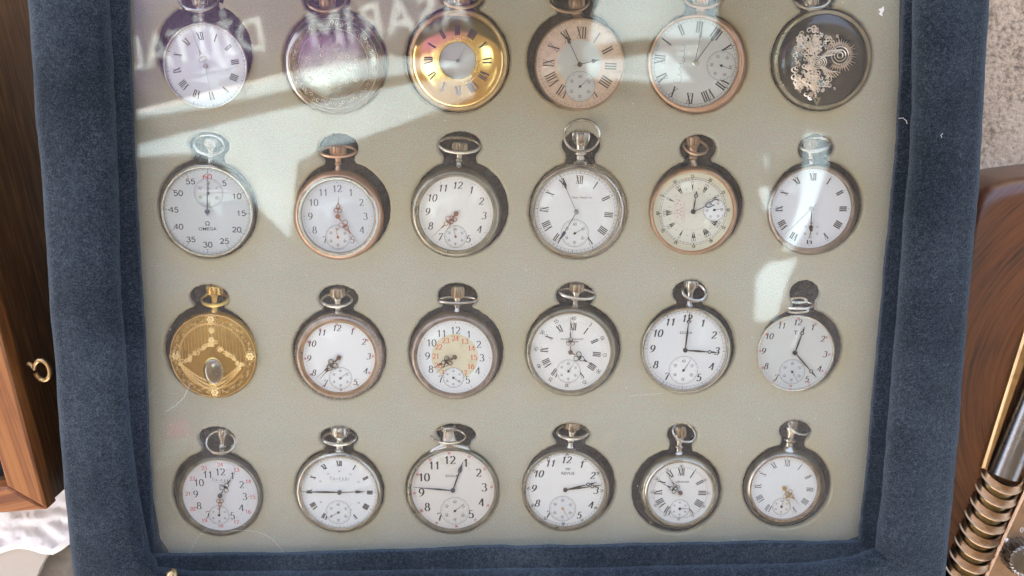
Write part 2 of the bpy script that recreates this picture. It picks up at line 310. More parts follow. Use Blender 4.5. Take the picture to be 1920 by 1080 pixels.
# keys: c,R case; d,r dial; hole (x,y,r); eh bow recess (x,y,rx,ry); crown (x,y,w,h); pen pendant width; bow (x,y,rx,ry,deg,thick,sign)
WATCHES = [
 dict(c=(386,121),R=80,d=(385,124),r=76,hole=(382,96,90),eh=(376,-5,42,34),m='silver',dial='enamel_cool',rot=-8,num='roman',nr=.73,nh=.19,nw=.09,track='fine',
      crown=(372,0,26,18),pen=15,bow=(372,0,34,20,0,4,1),hands=[(-19,.62,'louis','hand_silver',1.0),(-19,.95,'baton','hand_silver',.5),(172,.97,'thin','hand_silver',.6)],
      label='thin silver pocket watch with mottled lilac white roman dial, top left corner of the case'),
 dict(c=(628,120),R=96,kind='hunter',lid='plain',m='rose_dark',lidm='pale_polished',hole=(628,114,97),eh=(612,-2,44,34),crown=(612,2,28,20),pen=20,bow=(612,0,36,20,0,4,1),
      label='closed hunter pocket watch with plain polished domed cover, second in the top row'),
 dict(c=(859,114),R=95,kind='hunter',lid='half',m='brass',lidm='gold_polished',hole=(858,112,98),eh=(868,-12,42,34),crown=(866,-4,28,20),pen=20,bow=(866,-6,36,20,0,4,1),d=(857,117),r=34,
      hands=[(30,.8,'thin','hand_silver',1),(-84,.85,'thin','hand_silver',1)],
      label='gold half hunter pocket watch with roman numerals around a small round window'),
 dict(c=(1087,121),R=86,d=(1087,121),r=81,hole=(1078,112,90),eh=(1080,-6,44,36),m='rose_dark',dial='dial_rose',rot=3,num='roman',nr=.72,nh=.26,nw=.08,track='dash',inner=(1087,117,41),
      crown=(1082,4,28,18),pen=20,bow=(1068,0,36,22,0,4,1),sub=(1088,162,28,47,'hand_dark',True),hands=[(-26,.84,'spade','hand_dark',.9),(76,.46,'spade','hand_dark',1.2),(78,.80,'thin','hand_brown',.5)],
      label='pocket watch with pinkish roman dial and pale silver centre disc'),
 dict(c=(1311,121),R=92,d=(1303,118),r=82,hole=(1309,119,93),eh=(1318,-14,40,30),m='rose',dial='enamel_grey',rot=-84,num='roman',nr=.80,nh=.24,nw=.10,track='rail',skip=(),
      crown=(1316,-2,26,18),pen=18,bow=(1318,-6,34,20,0,4,1),sub=(1353,123,27,109,'hand_dark',False),hands=[(36,.98,'spade','hand_dark',1),(10,.90,'spade','hand_dark',.8)],boss='silver',script=(1277,118,-84,36),
      label='rose gold pocket watch lying sideways with seconds dial at right and script signature'),
 dict(c=(1540,113),R=93,kind='hunter',lid='crest',m='nickel',lidm='mirror',hole=(1541,112,95),eh=(1530,-8,40,30),crown=(1522,2,28,18),pen=20,bow=(1522,-4,34,20,0,4,1),
      label='closed dark silver hunter pocket watch bearing a raised coat of arms'),
 dict(c=(389,394),R=90,d=(388,397),r=81,hole=(388,392,94),eh=(391,272,38,24),m='silver',dial='enamel_grey',rot=3,num='stop',nr=.78,nh=.12,nw=.0,track='ticks',
      crown=(393,268,22,14),pen=11,plen=1,bow=(391,272,27,17,-12,3.2,1),sub=(390,362,27,4,'hand_blue',False),hands=[(3.5,.93,'baton','hand_blue',.8),(182,.10,'baton','hand_blue',1)],brand=('OMEGA',388,430,6.2,'Ω',388,420,8),
      label='silver stopwatch with white dial numbered to a red sixty'),
 dict(c=(635,404),R=86,d=(633,406),r=68,hole=(644,391,88),eh=(634,278,37,27),m='rose',bez='silver',dial='enamel_cool',rot=0,num='arabic',nr=.76,nh=.19,nw=.035,slant=0,track='dots',inkn='ink_soft',
      crown=(632,282,28,14),pen=12,bow=(633,284,33,9,0,3.4,1),sub=(633,445,23,-12,'hand_rose',False),hands=[(4,.55,'louis','hand_rose',1.2),(144,.92,'louis','hand_rose',1.0)],
      label='rose gold pocket watch with arabic dial and ornate red hands at twelve and five'),
 dict(c=(854,399),R=87,d=(855,401),r=70,hole=(863,390,90),eh=(862,274,40,27),m='nickel',dial='enamel',rot=4,num='arabic',nr=.76,nh=.19,nw=.04,slant=.2,track='dots',
      crown=(862,275,27,13),pen=13,bow=(861,272,38,13,-4,4.2,1),sub=(854,444,21,-13,'hand_rose',False),hands=[(226,.92,'louis','hand_rose',.9),(209,.5,'louis','hand_rose',1.2)],
      label='nickel pocket watch with white arabic dial and copper hands both pointing at seven'),
 dict(c=(1086,396),R=93,d=(1081,398),r=78,hole=(1084,395,92),eh=(1090,272,36,26),m='silver',dial='enamel',rot=5,num='roman',nr=.78,nh=.20,nw=.09,track='rail',rings=3,
      crown=(1090,256,32,17),pen=22,bow=(1090.6,254,33,29,0,3.4,-1),sub=(1078,438,26,60,'hand_dark',False),hands=[(-24,.98,'spade','hand_blue',.6),(210,.86,'spade','hand_blue',1)],boss='hand_silver',brand=('Thos. Watch Co.',1092,371,3.6,None,0,0,0),
      label='large silver pocket watch with round upright bow and blue hands'),
 dict(c=(1300,395),R=85,d=(1300,397),r=75,hole=(1307,387,87),eh=(1310,279,34,26),m='rose_dark',bez='rose',dial='enamel_cream',rot=-93,num='turkish',nr=.66,nh=.2,nw=.0,track='rail2',
      crown=(1301,265,24,16),pen=15,bow=(1305,276,22,12,-8,3.4,1),sub=(1340,394,21,80,'hand_dark',False),hands=[(8,.52,'pomme','hand_dark',.8),(66,.72,'moon','hand_blue',1.2)],flower=(1273,398),
      label='rose gold pocket watch with cream dial, spiky wedge numerals and red floral ornament'),
 dict(c=(1523,395),R=86,d=(1522,392),r=75,hole=(1530,388,88),eh=(1531,279,33,26),m='brown_silver',dial='enamel_cool',rot=0,num='roman',nr=.80,nh=.18,nw=.13,track='dots',
      crown=(1522,271,22,13),pen=11,bow=(1529,271,28,11,8,4.2,1),sub=(1522,432,20,195,'hand_dark',False),faint=True,hands=[(225,.90,'thin','hand_silver',1),(179,.66,'spade','hand_dark',1.3)],boss='hand_silver',
      label='tarnished silver pocket watch with thick roman numerals and flaking seconds dial'),
 dict(c=(402,665),R=84,kind='hunter',lid='garland',m='gold',lidm='gold_field',hole=(393,657,86),eh=(391,557,37,23),crown=(400,545,28,16),pen=14,bow=(402,562,24,9,0,4,1),
      label='engraved gold hunter pocket watch with flower garlands and oval plaque'),
 dict(c=(637,666),R=85,d=(635,671),r=68,hole=(636,664,88),eh=(634,559,37,24),m='brown_silver',bez='rose_dark',dial='enamel',rot=-2,num='arabic',nr=.83,nh=.17,nw=.045,slant=.25,track='dots_red',engr=True,
      crown=(631,550,26,17),pen=14,bow=(631,563,28,9,0,4,1),sub=(638,710,21.5,50,'hand_brown',False),hands=[(228,.88,'louis','hand_brown',1.0),(222,.80,'louis','hand_brown',1.3)],
      label='pocket watch with engraved copper toned bezel and both hands pointing between seven and eight'),
 dict(c=(852,666),R=85,d=(852.5,670),r=71,hole=(855,659,89),eh=(858,556,37,25),m='brown_silver',dial='enamel',rot=2,num='arabic',nr=.72,nh=.19,nw=.03,slant=0,track='dots',num24=('ink_orange',.50,.14,13),
      crown=(858,549,23,20),pen=12,bow=(858,563,36,3,0,3.2,1),sub=(850,709,19.5,125,'hand_brown',False),hands=[(243,.70,'louis','hand_brown',1.2),(229,.68,'louis','hand_brown',1)],
      label='pocket watch with yellowed dial and an orange inner circle of numbers thirteen to twenty four'),
 dict(c=(1071,658),R=87,d=(1070,661),r=75,hole=(1075,654,89),eh=(1079,556,36,26),m='nickel',dial='enamel',rot=5,num='roman',nr=.66,nh=.19,nw=.10,track='dots',minnum=('ink',.87,.085),
      crown=(1082,541,26,14),pen=13,bow=(1083,551,33,7,-6,4,1),sub=(1066,697,22.5,33,'hand_dark',False),hands=[(-1,.90,'louis','hand_brown',.8),(120,.70,'louis','hand_dark',1.2)],brand=('PATENT BREGUET',1073,637,3.4,'A ROSKOPF',1073,642,3),
      label='nickel pocket watch with roman numerals and hands showing four o clock'),
 dict(c=(1287,657),R=86,d=(1285,657),r=77,hole=(1291,653,87),eh=(1294,550,32,25),m='silver',dial='enamel',rot=2,num='arabic',nr=.79,nh=.18,nw=.06,slant=.2,track='rail',yell=True,
      crown=(1297,534,24,14),pen=14,bow=(1302,548,22,14,-12,4,1),sub=(1282,695,27,33,'hand_dark',False),hands=[(5,.97,'pomme','hand_dark',1),(94,.80,'pomme','hand_dark',1.1)],brand=('·DOXA·',1287,625,5,None,0,0,0),
      label='silver pocket watch with bold arabic dial showing exactly three o clock'),
 dict(c=(1491,664),R=75,d=(1491,662),r=70,hole=(1502,655,78),eh=(1510,550,28,24),m='chrome',dial='enamel_grey',rot=3,num='arabic',nr=.83,nh=.16,nw=.05,slant=.2,track='dots_red',
      crown=None,pen=36,short=1,bow=(1500,573,24,4,3,2.6,1),sub=(1486,698,24,148,'hand_dark',False),hands=[(17,.75,'pomme','hand_dark',1),(138,.92,'pomme','hand_dark',1)],brand=('T',1493,625,8,None,0,0,0),
      label='chromed pocket watch with no visible bow beneath an empty oval recess'),
 dict(c=(411,930),R=82,d=(412,930),r=71,hole=(407,925,85),eh=(405,823,34,23),m='dark_nickel',dial='enamel_cool',rot=3,num='arabic',nr=.65,nh=.19,nw=.035,slant=0,track='dots_in',num24=('ink_red',.85,.11,13),
      crown=(415,812,18,12),pen=12,bow=(413,830,26,18,-6,2.8,1),sub=(410,967,19,5,'hand_dark',False),hands=[(33,.80,'louis','hand_dark',1),(183,.50,'louis','hand_rose',1.1)],script=(415,902,3,17),brand=('P.P.',414,911,3.5,None,0,0,0),
      label='dark nickel pocket watch with black inner hours, red outer hours and thin ring bow'),
 dict(c=(635,922),R=83,d=(636,924),r=71,hole=(636,920,84),eh=(635,822,35,22),m='silver',dial='enamel',rot=1,num='roman',nr=.80,nh=.15,nw=.15,track='fine',num24=('ink_blue',.58,.045,13),
      crown=(636,810,32,18),pen=18,bow=(636,822,30,8,0,4,1),sub=(634,962,23.5,240,'hand_dark',False),hands=[(271,.99,'leaf','hand_dark',1),(87,.68,'spade','hand_dark',1)],script=(637,899,0,18),
      label='silver pocket watch with heavy roman numerals and hands in one straight horizontal line'),
 dict(c=(848.6,920.5),R=88,d=(849,920),r=78,hole=(848,920,87),eh=(855,815,37,20),m='nickel',dial='enamel_aged2',rot=-5,num='arabic',nr=.76,nh=.20,nw=.055,slant=0,track='dots_red',
      crown=(840,806,26,10),pen=60,short=1,bow=(840,818,32,9,-3,3,1),sub=(853,959,27,49,'hand_dark',False),hands=[(19,.78,'pear','hand_blue',1.1),(275,.96,'leaf','hand_blue',.8)],brand=('·DOXA·',847,894,5,None,0,0,0),
      label='pocket watch with broad sloping neck and blue hands at quarter to one, bottom row'),
 dict(c=(1061,919),R=84,d=(1060,919),r=74,hole=(1068,912,86),eh=(1071,816,35,22),m='nickel',dial='enamel',rot=2,num='arabic',nr=.79,nh=.18,nw=.06,slant=.25,track='rail',minnum24=True,
      crown=(1074,801,26,13),pen=14,bow=(1074,811,28,8,0,4.2,1),sub=(1055,955,25,149,'hand_gold',False),hands=[(76,.80,'pomme','hand_dark',1),(82,.93,'pomme','hand_dark',.9)],brand=('REVUE',1065,889,5.6,'W',1065,881,6),
      label='nickel pocket watch with both hands pointing right between two and three'),
 dict(c=(1273,921),R=75,d=(1276,925),r=61,hole=(1269,922,84),eh=(1280,816,28,22),m='nickel',bez='silver',dial='enamel',rot=1,num='roman',nr=.68,nh=.24,nw=.10,track='fine',minnum=('ink_soft',.87,.08),
      crown=(1275,813,24,20),pen=14,bow=(1283,812,22,14,-20,3,1),sub=(1275,955,18,88,'hand_dark',False),hands=[(-36,.80,'louis','hand_brown',.7),(-60,.72,'louis','hand_dark',1)],brand=('URANIA',1280,905,4.5,None,0,0,0),
      label='small brassy nickel pocket watch sitting loose in a wide dark recess'),
 dict(c=(1471,914),R=76,d=(1471,916),r=62,hole=(1476,913,83),eh=(1492,810,30,22),m='dark_nickel',bez='silver2',dial='enamel',rot=4,num='roman',nr=.79,nh=.20,nw=.08,track='dots',
      crown=(1487.6,796,19,11),pen=20,bow=(1500,800,22,12,-20,2.6,1),sub=(1466,951,17,15,'hand_dark',False),hands=[(137,.72,'louis','hand_gold',1.1),(160,.95,'louis','hand_gold',.7)],
      label='pocket watch with gold hands pointing to lower right, bottom right corner of the case'),
]
M['enamel_aged2'] = enamel('enamel_ivory', (.69, .68, .655), (.60, .55, .44), .6)
M['silver2'] = metal('silver_warm', (.46, .38, .32), .24, (.30, .25, .21), .5)

# ------------------------------------------------------------------ foam insert material (stains round each cut-out)
def foam_mat():
    m, nt, b = mat('flocked_foam'); b.inputs['Roughness'].default_value = .95; b.inputs['Specular IOR Level'].default_value = .15
    tc = N(nt, 'ShaderNodeTexCoord'); cur = None
    for W in WATCHES:
        hx, hy, hr = W['hole']; p = at(hx, hy); s = mpp(hx, hy)
        d = N(nt, 'ShaderNodeVectorMath', operation='DISTANCE'); nt.links.new(tc.outputs['Object'], d.inputs[0]); d.inputs[1].default_value = (p.x, p.y, 0)
        q = N(nt, 'ShaderNodeMath', operation='SUBTRACT'); nt.links.new(d.outputs['Value'], q.inputs[0]); q.inputs[1].default_value = hr*s
        e = q.outputs[0]
        if cur: mn = N(nt, 'ShaderNodeMath', operation='MINIMUM'); nt.links.new(cur, mn.inputs[0]); nt.links.new(e, mn.inputs[1]); cur = mn.outputs[0]
        else: cur = e
    n1 = noise(nt, 26, 4); n2 = noise(nt, 1500, 2, .6); n3 = noise(nt, 14, 3)
    # stain strength: strongest about 3 mm from the edge, patchy
    dd = mul(nt, cur, 1000.0)                                    # mm
    dn = addn(nt, dd, mul(nt, n1, 16, -8))
    st = ramp(nt, mul(nt, dn, 1/16.0), [(0, (1, 1, 1)), (.30, (.55, .55, .55)), (1, (0, 0, 0))])
    patch = ramp(nt, n3, [(.35, (.15, .15, .15)), (.65, (1, 1, 1))])
    q = N(nt, 'ShaderNodeMath', operation='MULTIPLY'); nt.links.new(st, q.inputs[0]); nt.links.new(patch, q.inputs[1])
    base = ramp(nt, n2, [(.28, (.315, .307, .256)), (.5, (.402, .391, .330)), (.72, (.478, .467, .40))])
    n5 = noise(nt, 330, 3, .6); tint = ramp(nt, n5, [(.40, (.95, 1.0, .97)), (.60, (1.0, .95, .94))]); mt_ = N(nt, 'ShaderNodeMix', data_type='RGBA', blend_type='MULTIPLY'); mt_.inputs[0].default_value = 1
    nt.links.new(base, mt_.inputs[6]); nt.links.new(tint, mt_.inputs[7]); base = mt_.outputs[2]
    mx = N(nt, 'ShaderNodeMix', data_type='RGBA'); nt.links.new(mul(nt, q.outputs[0], .62), mx.inputs[0]); nt.links.new(base, mx.inputs[6]); mx.inputs[7].default_value = (.39, .335, .17, 1)
    nt.links.new(mx.outputs[2], b.inputs['Base Color']); bump(nt, n2, b, .35, .0003); return m
M['foam'] = foam_mat()
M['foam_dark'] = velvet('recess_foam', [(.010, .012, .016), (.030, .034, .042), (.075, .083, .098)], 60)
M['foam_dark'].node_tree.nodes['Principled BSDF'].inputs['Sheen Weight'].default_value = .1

# ------------------------------------------------------------------ overhead: stall awning mirrored by the glass
ZA = 2.3
GAPS = [
 [(238,213),(400,172),(527,139),(735,104),(872,78),(873,122),(760,138),(527,170),(400,200),(238,224)],
 [(238,277),(527,205),(761,158),(884,140),(888,181),(655,268),(612,277),(556,305),(551,380),(543,448),(485,390),(420,310),(357,288),(238,296)],
 [(1126,-60),(1104,88),(1170,76),(1240,70),(1344,72),(1348,-60)],
 [(1100,146),(1104,112),(1170,108),(1250,96),(1300,150),(1240,156)],
 [(1440,492),(1497,485),(1478,526),(1456,600),(1416,602),(1416,520)],
 [(1424,350),(1446,352),(1448,400),(1430,392)], [(1428,298),(1442,292),(1440,316)],
 [(1508,246),(1546,250),(1556,300),(1520,410),(1490,470),(1466,470),(1500,380),(1505,300)],
]
def curve_sheet(name, outer, holes, z0, z1, mt, parent=None, bevel=0):
    cu = bpy.data.curves.new(name, 'CURVE'); cu.dimensions = '2D'; cu.fill_mode = 'BOTH'; cu.extrude = (z1-z0)/2-bevel
    if bevel: cu.bevel_depth = bevel; cu.bevel_resolution = 3; cu.offset = -bevel
    for L in [outer]+holes:
        sp = cu.splines.new('POLY'); sp.points.add(len(L)-1)
        for p, q in zip(sp.points, L): p.co = (q[0], q[1], 0, 1)
        sp.use_cyclic_u = True
    tmp = bpy.data.objects.new(name, cu); C.objects.link(tmp)
    dg = bpy.context.evaluated_depsgraph_get(); me = bpy.data.meshes.new_from_object(tmp.evaluated_get(dg))
    bpy.data.objects.remove(tmp); me.name = name; me.materials.clear(); me.materials.append(mt)
    for p in me.polygons: p.use_smooth = bool(bevel)
    if bevel: me.set_sharp_from_angle(angle=math.radians(50))
    for v in me.vertices: v.co.z += (z0+z1)/2
    o = bpy.data.objects.new(name, me); C.objects.link(o)
    if parent: o.parent = parent
    return o
M['canvas'] = plain('awning_canvas', (.10, .095, .085), .9, 0, .15, 8)
def translucent(name, col, k):
    m, nt, b = mat(name); b.inputs['Base Color'].default_value = (*col, 1); b.inputs['Roughness'].default_value = .8
    t = N(nt, 'ShaderNodeBsdfTranslucent'); t.inputs[0].default_value = (*col, 1); mx = N(nt, 'ShaderNodeMixShader'); mx.inputs[0].default_value = k
    n = noise(nt, 3.0, 4); 
    nt.links.new(ramp(nt, n, [(.3, tuple(c*.8 for c in col)), (.7, col)]), t.inputs[0])
    nt.links.new(b.outputs[0], mx.inputs[1]); nt.links.new(t.outputs[0], mx.inputs[2]); nt.links.new(mx.outputs[0], nt.nodes['Material Output'].inputs[0]); return m
M['tarp'] = translucent('white_tarp', (.66, .75, .78), .8)
M['banner'] = translucent('purple_banner', (.24, .165, .34), .7)
M['banner_white'] = translucent('banner_lettering', (.44, .49, .54), .7)
M['pink'] = translucent('pink_cloth', (.85, .25, .38), .6)
aw = thing('market_awning', 'grey canvas stall awning with gaps backed by an added white sheet, overhead', 'awning', (0, 0, ZA))
BAN = [(200,-260),(880,-260),(886,40),(884,76),(735,102),(527,137),(400,170),(238,211),(150,230)]
def rl(L, Z=ZA): return [tuple(refl(x, y, Z).xy) for x, y in L]
curve_sheet('canvas', [(-3.6, -5.0), (3.6, -5.0), (3.6, 1.10), (-3.6, 1.10)], [rl(g) for g in GAPS]+[rl(BAN)], -.002, .002, M['canvas'], aw)  # outer edge out of view, drawn so light enters mainly from +y
curve_sheet('added_tarp', [(-2.2, -2.2), (2.2, -2.2), (2.2, 1.2), (-2.2, 1.2)], [rl(BAN)], .120, .122, M['tarp'], aw)  # added sheet, backlit to brighten the mirrored gaps and keep sun off
bn = thing('shop_banner', 'purple printed banner with white capital letters, overhead at left', 'banner', (0, 0, ZA))
def text_geo(txt, size, shear=0, offset=0.0):
    cu = bpy.data.curves.new('t', 'FONT'); cu.body = txt; cu.size = 1; cu.shear = shear; cu.align_x = 'CENTER'; cu.align_y = 'CENTER'; cu.offset = offset
    cu.resolution_u = 3; o = bpy.data.objects.new('t', cu); C.objects.link(o)
    dg = bpy.context.evaluated_depsgraph_get(); me = bpy.data.meshes.new_from_object(o.evaluated_get(dg))
    vs = [(v.co.x*size, v.co.y*size) for v in me.vertices]; fs = [list(p.vertices) for p in me.polygons]
    bpy.data.objects.remove(o); bpy.data.meshes.remove(me); return vs, fs
loops = []; mb = MB()
for txt, cx, cy, w_, deg in [('ASARIM', 728, 42, 300, -6), ('DİJİTAL', 366, 86, 258, -6)]:
    vs, fs = text_geo(txt, 1, 0, .012); xs = [v[0] for v in vs]; L = max(xs)-min(xs)
    a = refl(cx-w_/2, cy+math.tan(math.radians(9))*w_/2, ZA); b_ = refl(cx+w_/2, cy-math.tan(math.radians(9))*w_/2, ZA); k = (b_-a).length/L; mid = (a+b_)/2
    u = (b_-a).normalized(); vv = Vector((-u.y, u.x, 0))
    W3 = [mid-u*v[0]*k+vv*v[1]*k*1.15 for v in vs]
    mb.add([(p.x, p.y, 0) for p in W3], fs)
    ec = {}
    for f in fs:
        for i in range(len(f)): e = (f[i], f[(i+1) % len(f)]); ec[e] = 1
    nx_ = {e[0]: e[1] for e in ec if (e[1], e[0]) not in ec}
    while nx_:
        st, cur = next(iter(nx_.items())); L_ = [st]; del nx_[st]
        while cur != st and cur in nx_: L_.append(cur); cur = nx_.pop(cur)
        loops.append([(W3[i].x, W3[i].y) for i in L_])
mb.build('lettering', M['banner_white'], bn, False)['kind'] = 'stuff'
curve_sheet('banner_cloth', rl(BAN), loops, -.001, .001, M['banner'], bn)
mb = MB(); mb.poly(rl([(316,796),(352,788),(356,814),(311,824)], 1.9), 1.9, 1.903); o = mb.build('pink_cloth', M['pink'], None, False); tag(o, 'pink cloth corner hanging from the awning', 'cloth')
mb = MB()
for q in ([(308,828),(354,820),(352,832),(303,841)], [(302,845),(350,836),(345,850),(296,862)], [(296,866),(336,856),(322,872),(282,884)]): mb.poly(rl(q, 1.9), 1.9, 1.903)
o = mb.build('white_cloth', M['tarp'], None, False); tag(o, 'strips of white cloth below the pink cloth corner overhead', 'cloth')

# ------------------------------------------------------------------ ground
ZT = -0.125; ZS = -0.045
def stone():
    m, nt, b = mat('rough_sandstone'); b.inputs['Roughness'].default_value = .95
    a = noise(nt, 330, 5, .7); c = noise(nt, 40, 3); s = addn(nt, mul(nt, a, .9), mul(nt, c, .35, -.17))
    nt.links.new(ramp(nt, s, [(.28, (.24, .18, .12)), (.45, (.66, .50, .34)), (.65, (.82, .68, .50))]), b.inputs['Base Color'])
    bump(nt, a, b, .9, .0025); return m
M['stone'] = stone()
mb = MB(); mb.poly([(-30, -30), (30, -30), (30, 30), (-30, 30)], ZT-.012, ZT-.012); g = mb.build('ground', M['stone'], None, False); struct(g)
mb = MB(); mb.box((.17, -.45, ZT-.0115), (.75, .60, ZS)); g = mb.build('stone_ledge', M['stone'], None, False); struct(g)

# ------------------------------------------------------------------ display case
case = thing('display_case', 'navy velvet display case with glass lid holding four rows of pocket watches', 'display case', (0, 0, ZT))
def rel(o):  # parts are modelled in world space; keep them so under the Empty
    o.location = (0, 0, -ZT); return o
ZR = .026
def sweep_rail(name, inner, outer, mt, ztop, zbot, rnd=.008, step=.0035, seed=1, jit=.0003):
    # inner/outer: matching world points (at height ztop-ish); cross-section with rounded shoulders
    rng = random.Random(seed); I = []; O = []
    for k in range(len(inner)-1):
        n = max(1, int((inner[k+1]-inner[k]).length/step))
        for q in range(n):
            I.append(inner[k].lerp(inner[k+1], q/n)); O.append(outer[k].lerp(outer[k+1], q/n))
    I.append(inner[-1]); O.append(outer[-1])
    n = len(I); ji = jo = 0; vs = []; cols = 0
    for i in range(n):
        ji = ji*.9+rng.gauss(0, jit*.45); jo = jo*.9+rng.gauss(0, jit*.45)
        a = I[i]; b = O[i]; d = (b-a); L = d.length; d = d/L; a = a+d*ji; b = b+d*jo; L = (b-a).length
        row = [a+Vector((0, 0, zbot-ztop))]
        for k in range(7): t = k/6*PI/2; row.append(a+d*(rnd*(1-math.cos(t)))+Vector((0, 0, -rnd*(1-math.sin(t)))))
        for k in range(1, 9): t = k/9; row.append(a+d*(rnd+(L-2*rnd)*t)+Vector((0, 0, .0012*math.sin(t*PI)+rng.gauss(0, .00005))))
        for k in range(7): t = PI/2-k/6*PI/2; row.append(b-d*(rnd*(1-math.cos(t)))+Vector((0, 0, -rnd*(1-math.sin(t)))))
        row.append(b+Vector((0, 0, zbot-ztop)))
        cols = len(row); vs += row
    fs = [[i*cols+k, (i+1)*cols+k, (i+1)*cols+k+1, i*cols+k+1] for i in range(n-1) for k in range(cols-1)]
    fs += [list(range(cols))[::-1], [(n-1)*cols+k for k in range(cols)]]
    fs += [[i*cols, i*cols+cols-1, (i+1)*cols+cols-1, (i+1)*cols] for i in range(n-1)]
    m_ = MB(); m_.add(vs, fs); o = m_.build(name, mt, case, True, 60); return rel(o)
def A(L, z): return [at(x, y, z) for x, y in L]
zz = ZR-.004
def zr(L): return [Vector((p.x, p.y, ZR)) for p in A(L, zz)]
sweep_rail('rail', zr([(192,-160),(200,0),(211,190),(214,300),(222,540),(240,800),(258,940),(276,1040),(292,1064),(300,1140)]),
           zr([(34,-160),(47,0),(62,190),(72,300),(88,540),(108,800),(119,940),(129,1040),(132,1064),(138,1140)]), M['velvet'], ZR, ZT, seed=2)
sweep_rail('rail', zr([(1722,-160),(1717,0),(1714,200),(1707,330),(1692,540),(1670,780),(1655,960),(1645,1048),(1640,1140)]),
           zr([(1872,-160),(1862,0),(1848,200),(1840,330),(1822,540),(1803,780),(1788,960),(1780,1048),(1770,1140)]), M['velvet'], ZR, ZT, seed=3)
sweep_rail('rail', zr([(250,1062),(300,1071),(360,1077),(700,1074),(1200,1068),(1520,1060),(1600,1050),(1640,1036),(1700,1010)]),
           zr([(200,1215),(300,1214),(360,1212),(700,1210),(1200,1207),(1520,1204),(1600,1200),(1640,1200),(1730,1196)]), M['velvet'], ZR-.0015, ZT, rnd=.009, seed=4)
sweep_rail('rail', [Vector((p.x, p.y, .17)) for p in A([(100,-170),(1810,-170)], .17)], [Vector((p.x, p.y, .17)) for p in A([(90,-300),(1820,-300)], .17)], M['velvet'], .17, ZT, seed=5)  # unseen top rail, made far taller than the sides to shade the top row
ZL = ZG+.0042
def zl(L): return [Vector((p.x, p.y, ZL)) for p in A(L, ZL)]
sweep_rail('lip', zl([(236,-165),(238,0),(248,260),(262,560),(276,830),(289,1060)]), zl([(170,-165),(180,0),(180,260),(190,560),(205,830),(230,1060)]), M['velvet_lip_shade'], ZL, ZG+.0002, .0022, seed=6, jit=.0003)
sweep_rail('lip', zl([(1704,-165),(1697,0),(1684,260),(1657,560),(1632,830),(1610,1034)]), zl([(1760,-165),(1755,0),(1745,260),(1725,560),(1715,830),(1690,1034)]), M['velvet_lip_shade'], ZL, ZG+.0002, .0022, seed=7, jit=.0003)
sweep_rail('lip', zl([(235,1048),(700,1036),(1200,1026),(1680,1017)]), zl([(240,1110),(700,1110),(1200,1108),(1690,1100)]), M['velvet'], ZL+.0006, ZG+.0002, .0022, seed=8, jit=.0004)
# glass pane
mb = MB(); q = [at(x, y, ZG) for x, y in [(196, -150), (1745, -150), (1665, 1075), (250, 1085)]]
mb.poly([tuple(p.xy) for p in q], ZG-.0025, ZG); pane = rel(mb.build('glass_pane', M['pane'], case, False))
# foam sheet with cut-outs
def hole_outline(W, grow=0.0, n=150, rng=None):
    hx, hy, hr = W['hole']; ex, ey, rx, ry = W['eh']; c = at(hx, hy); e = at(ex, ey); s = mpp(hx, hy); rr = hr*s+grow; a, b = rx*s+grow, ry*s+grow
    ax_ = Vector((e.x-c.x, e.y-c.y)); D = ax_.length; ax_ /= D; sd_ = Vector((ax_.y, -ax_.x)); nk = a*.80
    pts = []; t0 = math.asin(min(1, nk/rr))
    for i in range(n+1):
        t = t0+(2*PI-2*t0)*i/n; pts.append((rr*math.sin(t), rr*math.cos(t)))
    base = rr*math.cos(t0); g0 = -math.radians(38); el = []
    for i in range(n//2+1):
        t = math.radians(180)-g0+(g0*2-math.radians(180))*i/(n//2); el.append((a*math.cos(t), D+b*math.sin(t)))
    if el[0][1] > base: pts.append((-nk*.93, (base+el[0][1])/2))
    el = [q for q in el if q[1] > base*.98 or abs(q[0]) > nk]
    pts += el
    if el[-1][1] > base: pts.append((nk*.93, (base+el[-1][1])/2))
    out = []; jj = 0
    for (x, y) in pts:
        jj = jj*.6+rng.gauss(0, .00009); L = math.hypot(x, y-D*.4) or 1; x += jj*x/L; y += jj*(y-D*.4)/L
        out.append((c.x+sd_.x*x+ax_.x*y, c.y+sd_.y*x+ax_.y*y))
    return out
rng = random.Random(5); holes = [hole_outline(W, 0, 200, rng) for W in WATCHES]
oc = [tuple(at(x, y, 0).xy) for x, y in [(170, -200), (1770, -200), (1690, 1100), (225, 1110)]]
def offset_loop(L, d):
    n = len(L); out = []; c = Vector((sum(p[0] for p in L)/n, sum(p[1] for p in L)/n))
    ar = sum(L[i][0]*L[(i+1) % n][1]-L[(i+1) % n][0]*L[i][1] for i in range(n)); sg = 1 if ar > 0 else -1
    for i in range(n):
        a, b = L[i-3], L[(i+3) % n]; dx, dy = b[0]-a[0], b[1]-a[1]; l = math.hypot(dx, dy) or 1
        out.append((L[i][0]+sg*dy/l*d, L[i][1]-sg*dx/l*d))
    return out
BR = .0016
fo = curve_sheet('foam_insert', oc, [offset_loop(h, BR) for h in holes], 0, 0, M['foam'], case)
mb = MB(); mb.v = [tuple(v.co) for v in fo.data.vertices]; mb.f = [list(p.vertices) for p in fo.data.polygons]; mb.mi = [0]*len(mb.f)
bpy.data.objects.remove(fo)
for h in holes:
    n = len(h); rows = []
    for k in range(6):
        t = k/5*PI/2; rows.append([(x, y, -BR*(1-math.cos(t))) for x, y in offset_loop(h, BR*(1-math.sin(t)))])
    rows.append([(x, y, -.0034) for x, y in h])
    mb.add([v for r_ in rows for v in r_], [[k*n+i, k*n+(i+1) % n, (k+1)*n+(i+1) % n, (k+1)*n+i] for k in range(6) for i in range(n)])
rel(mb.build('foam_insert', M['foam'], case, True, 60))
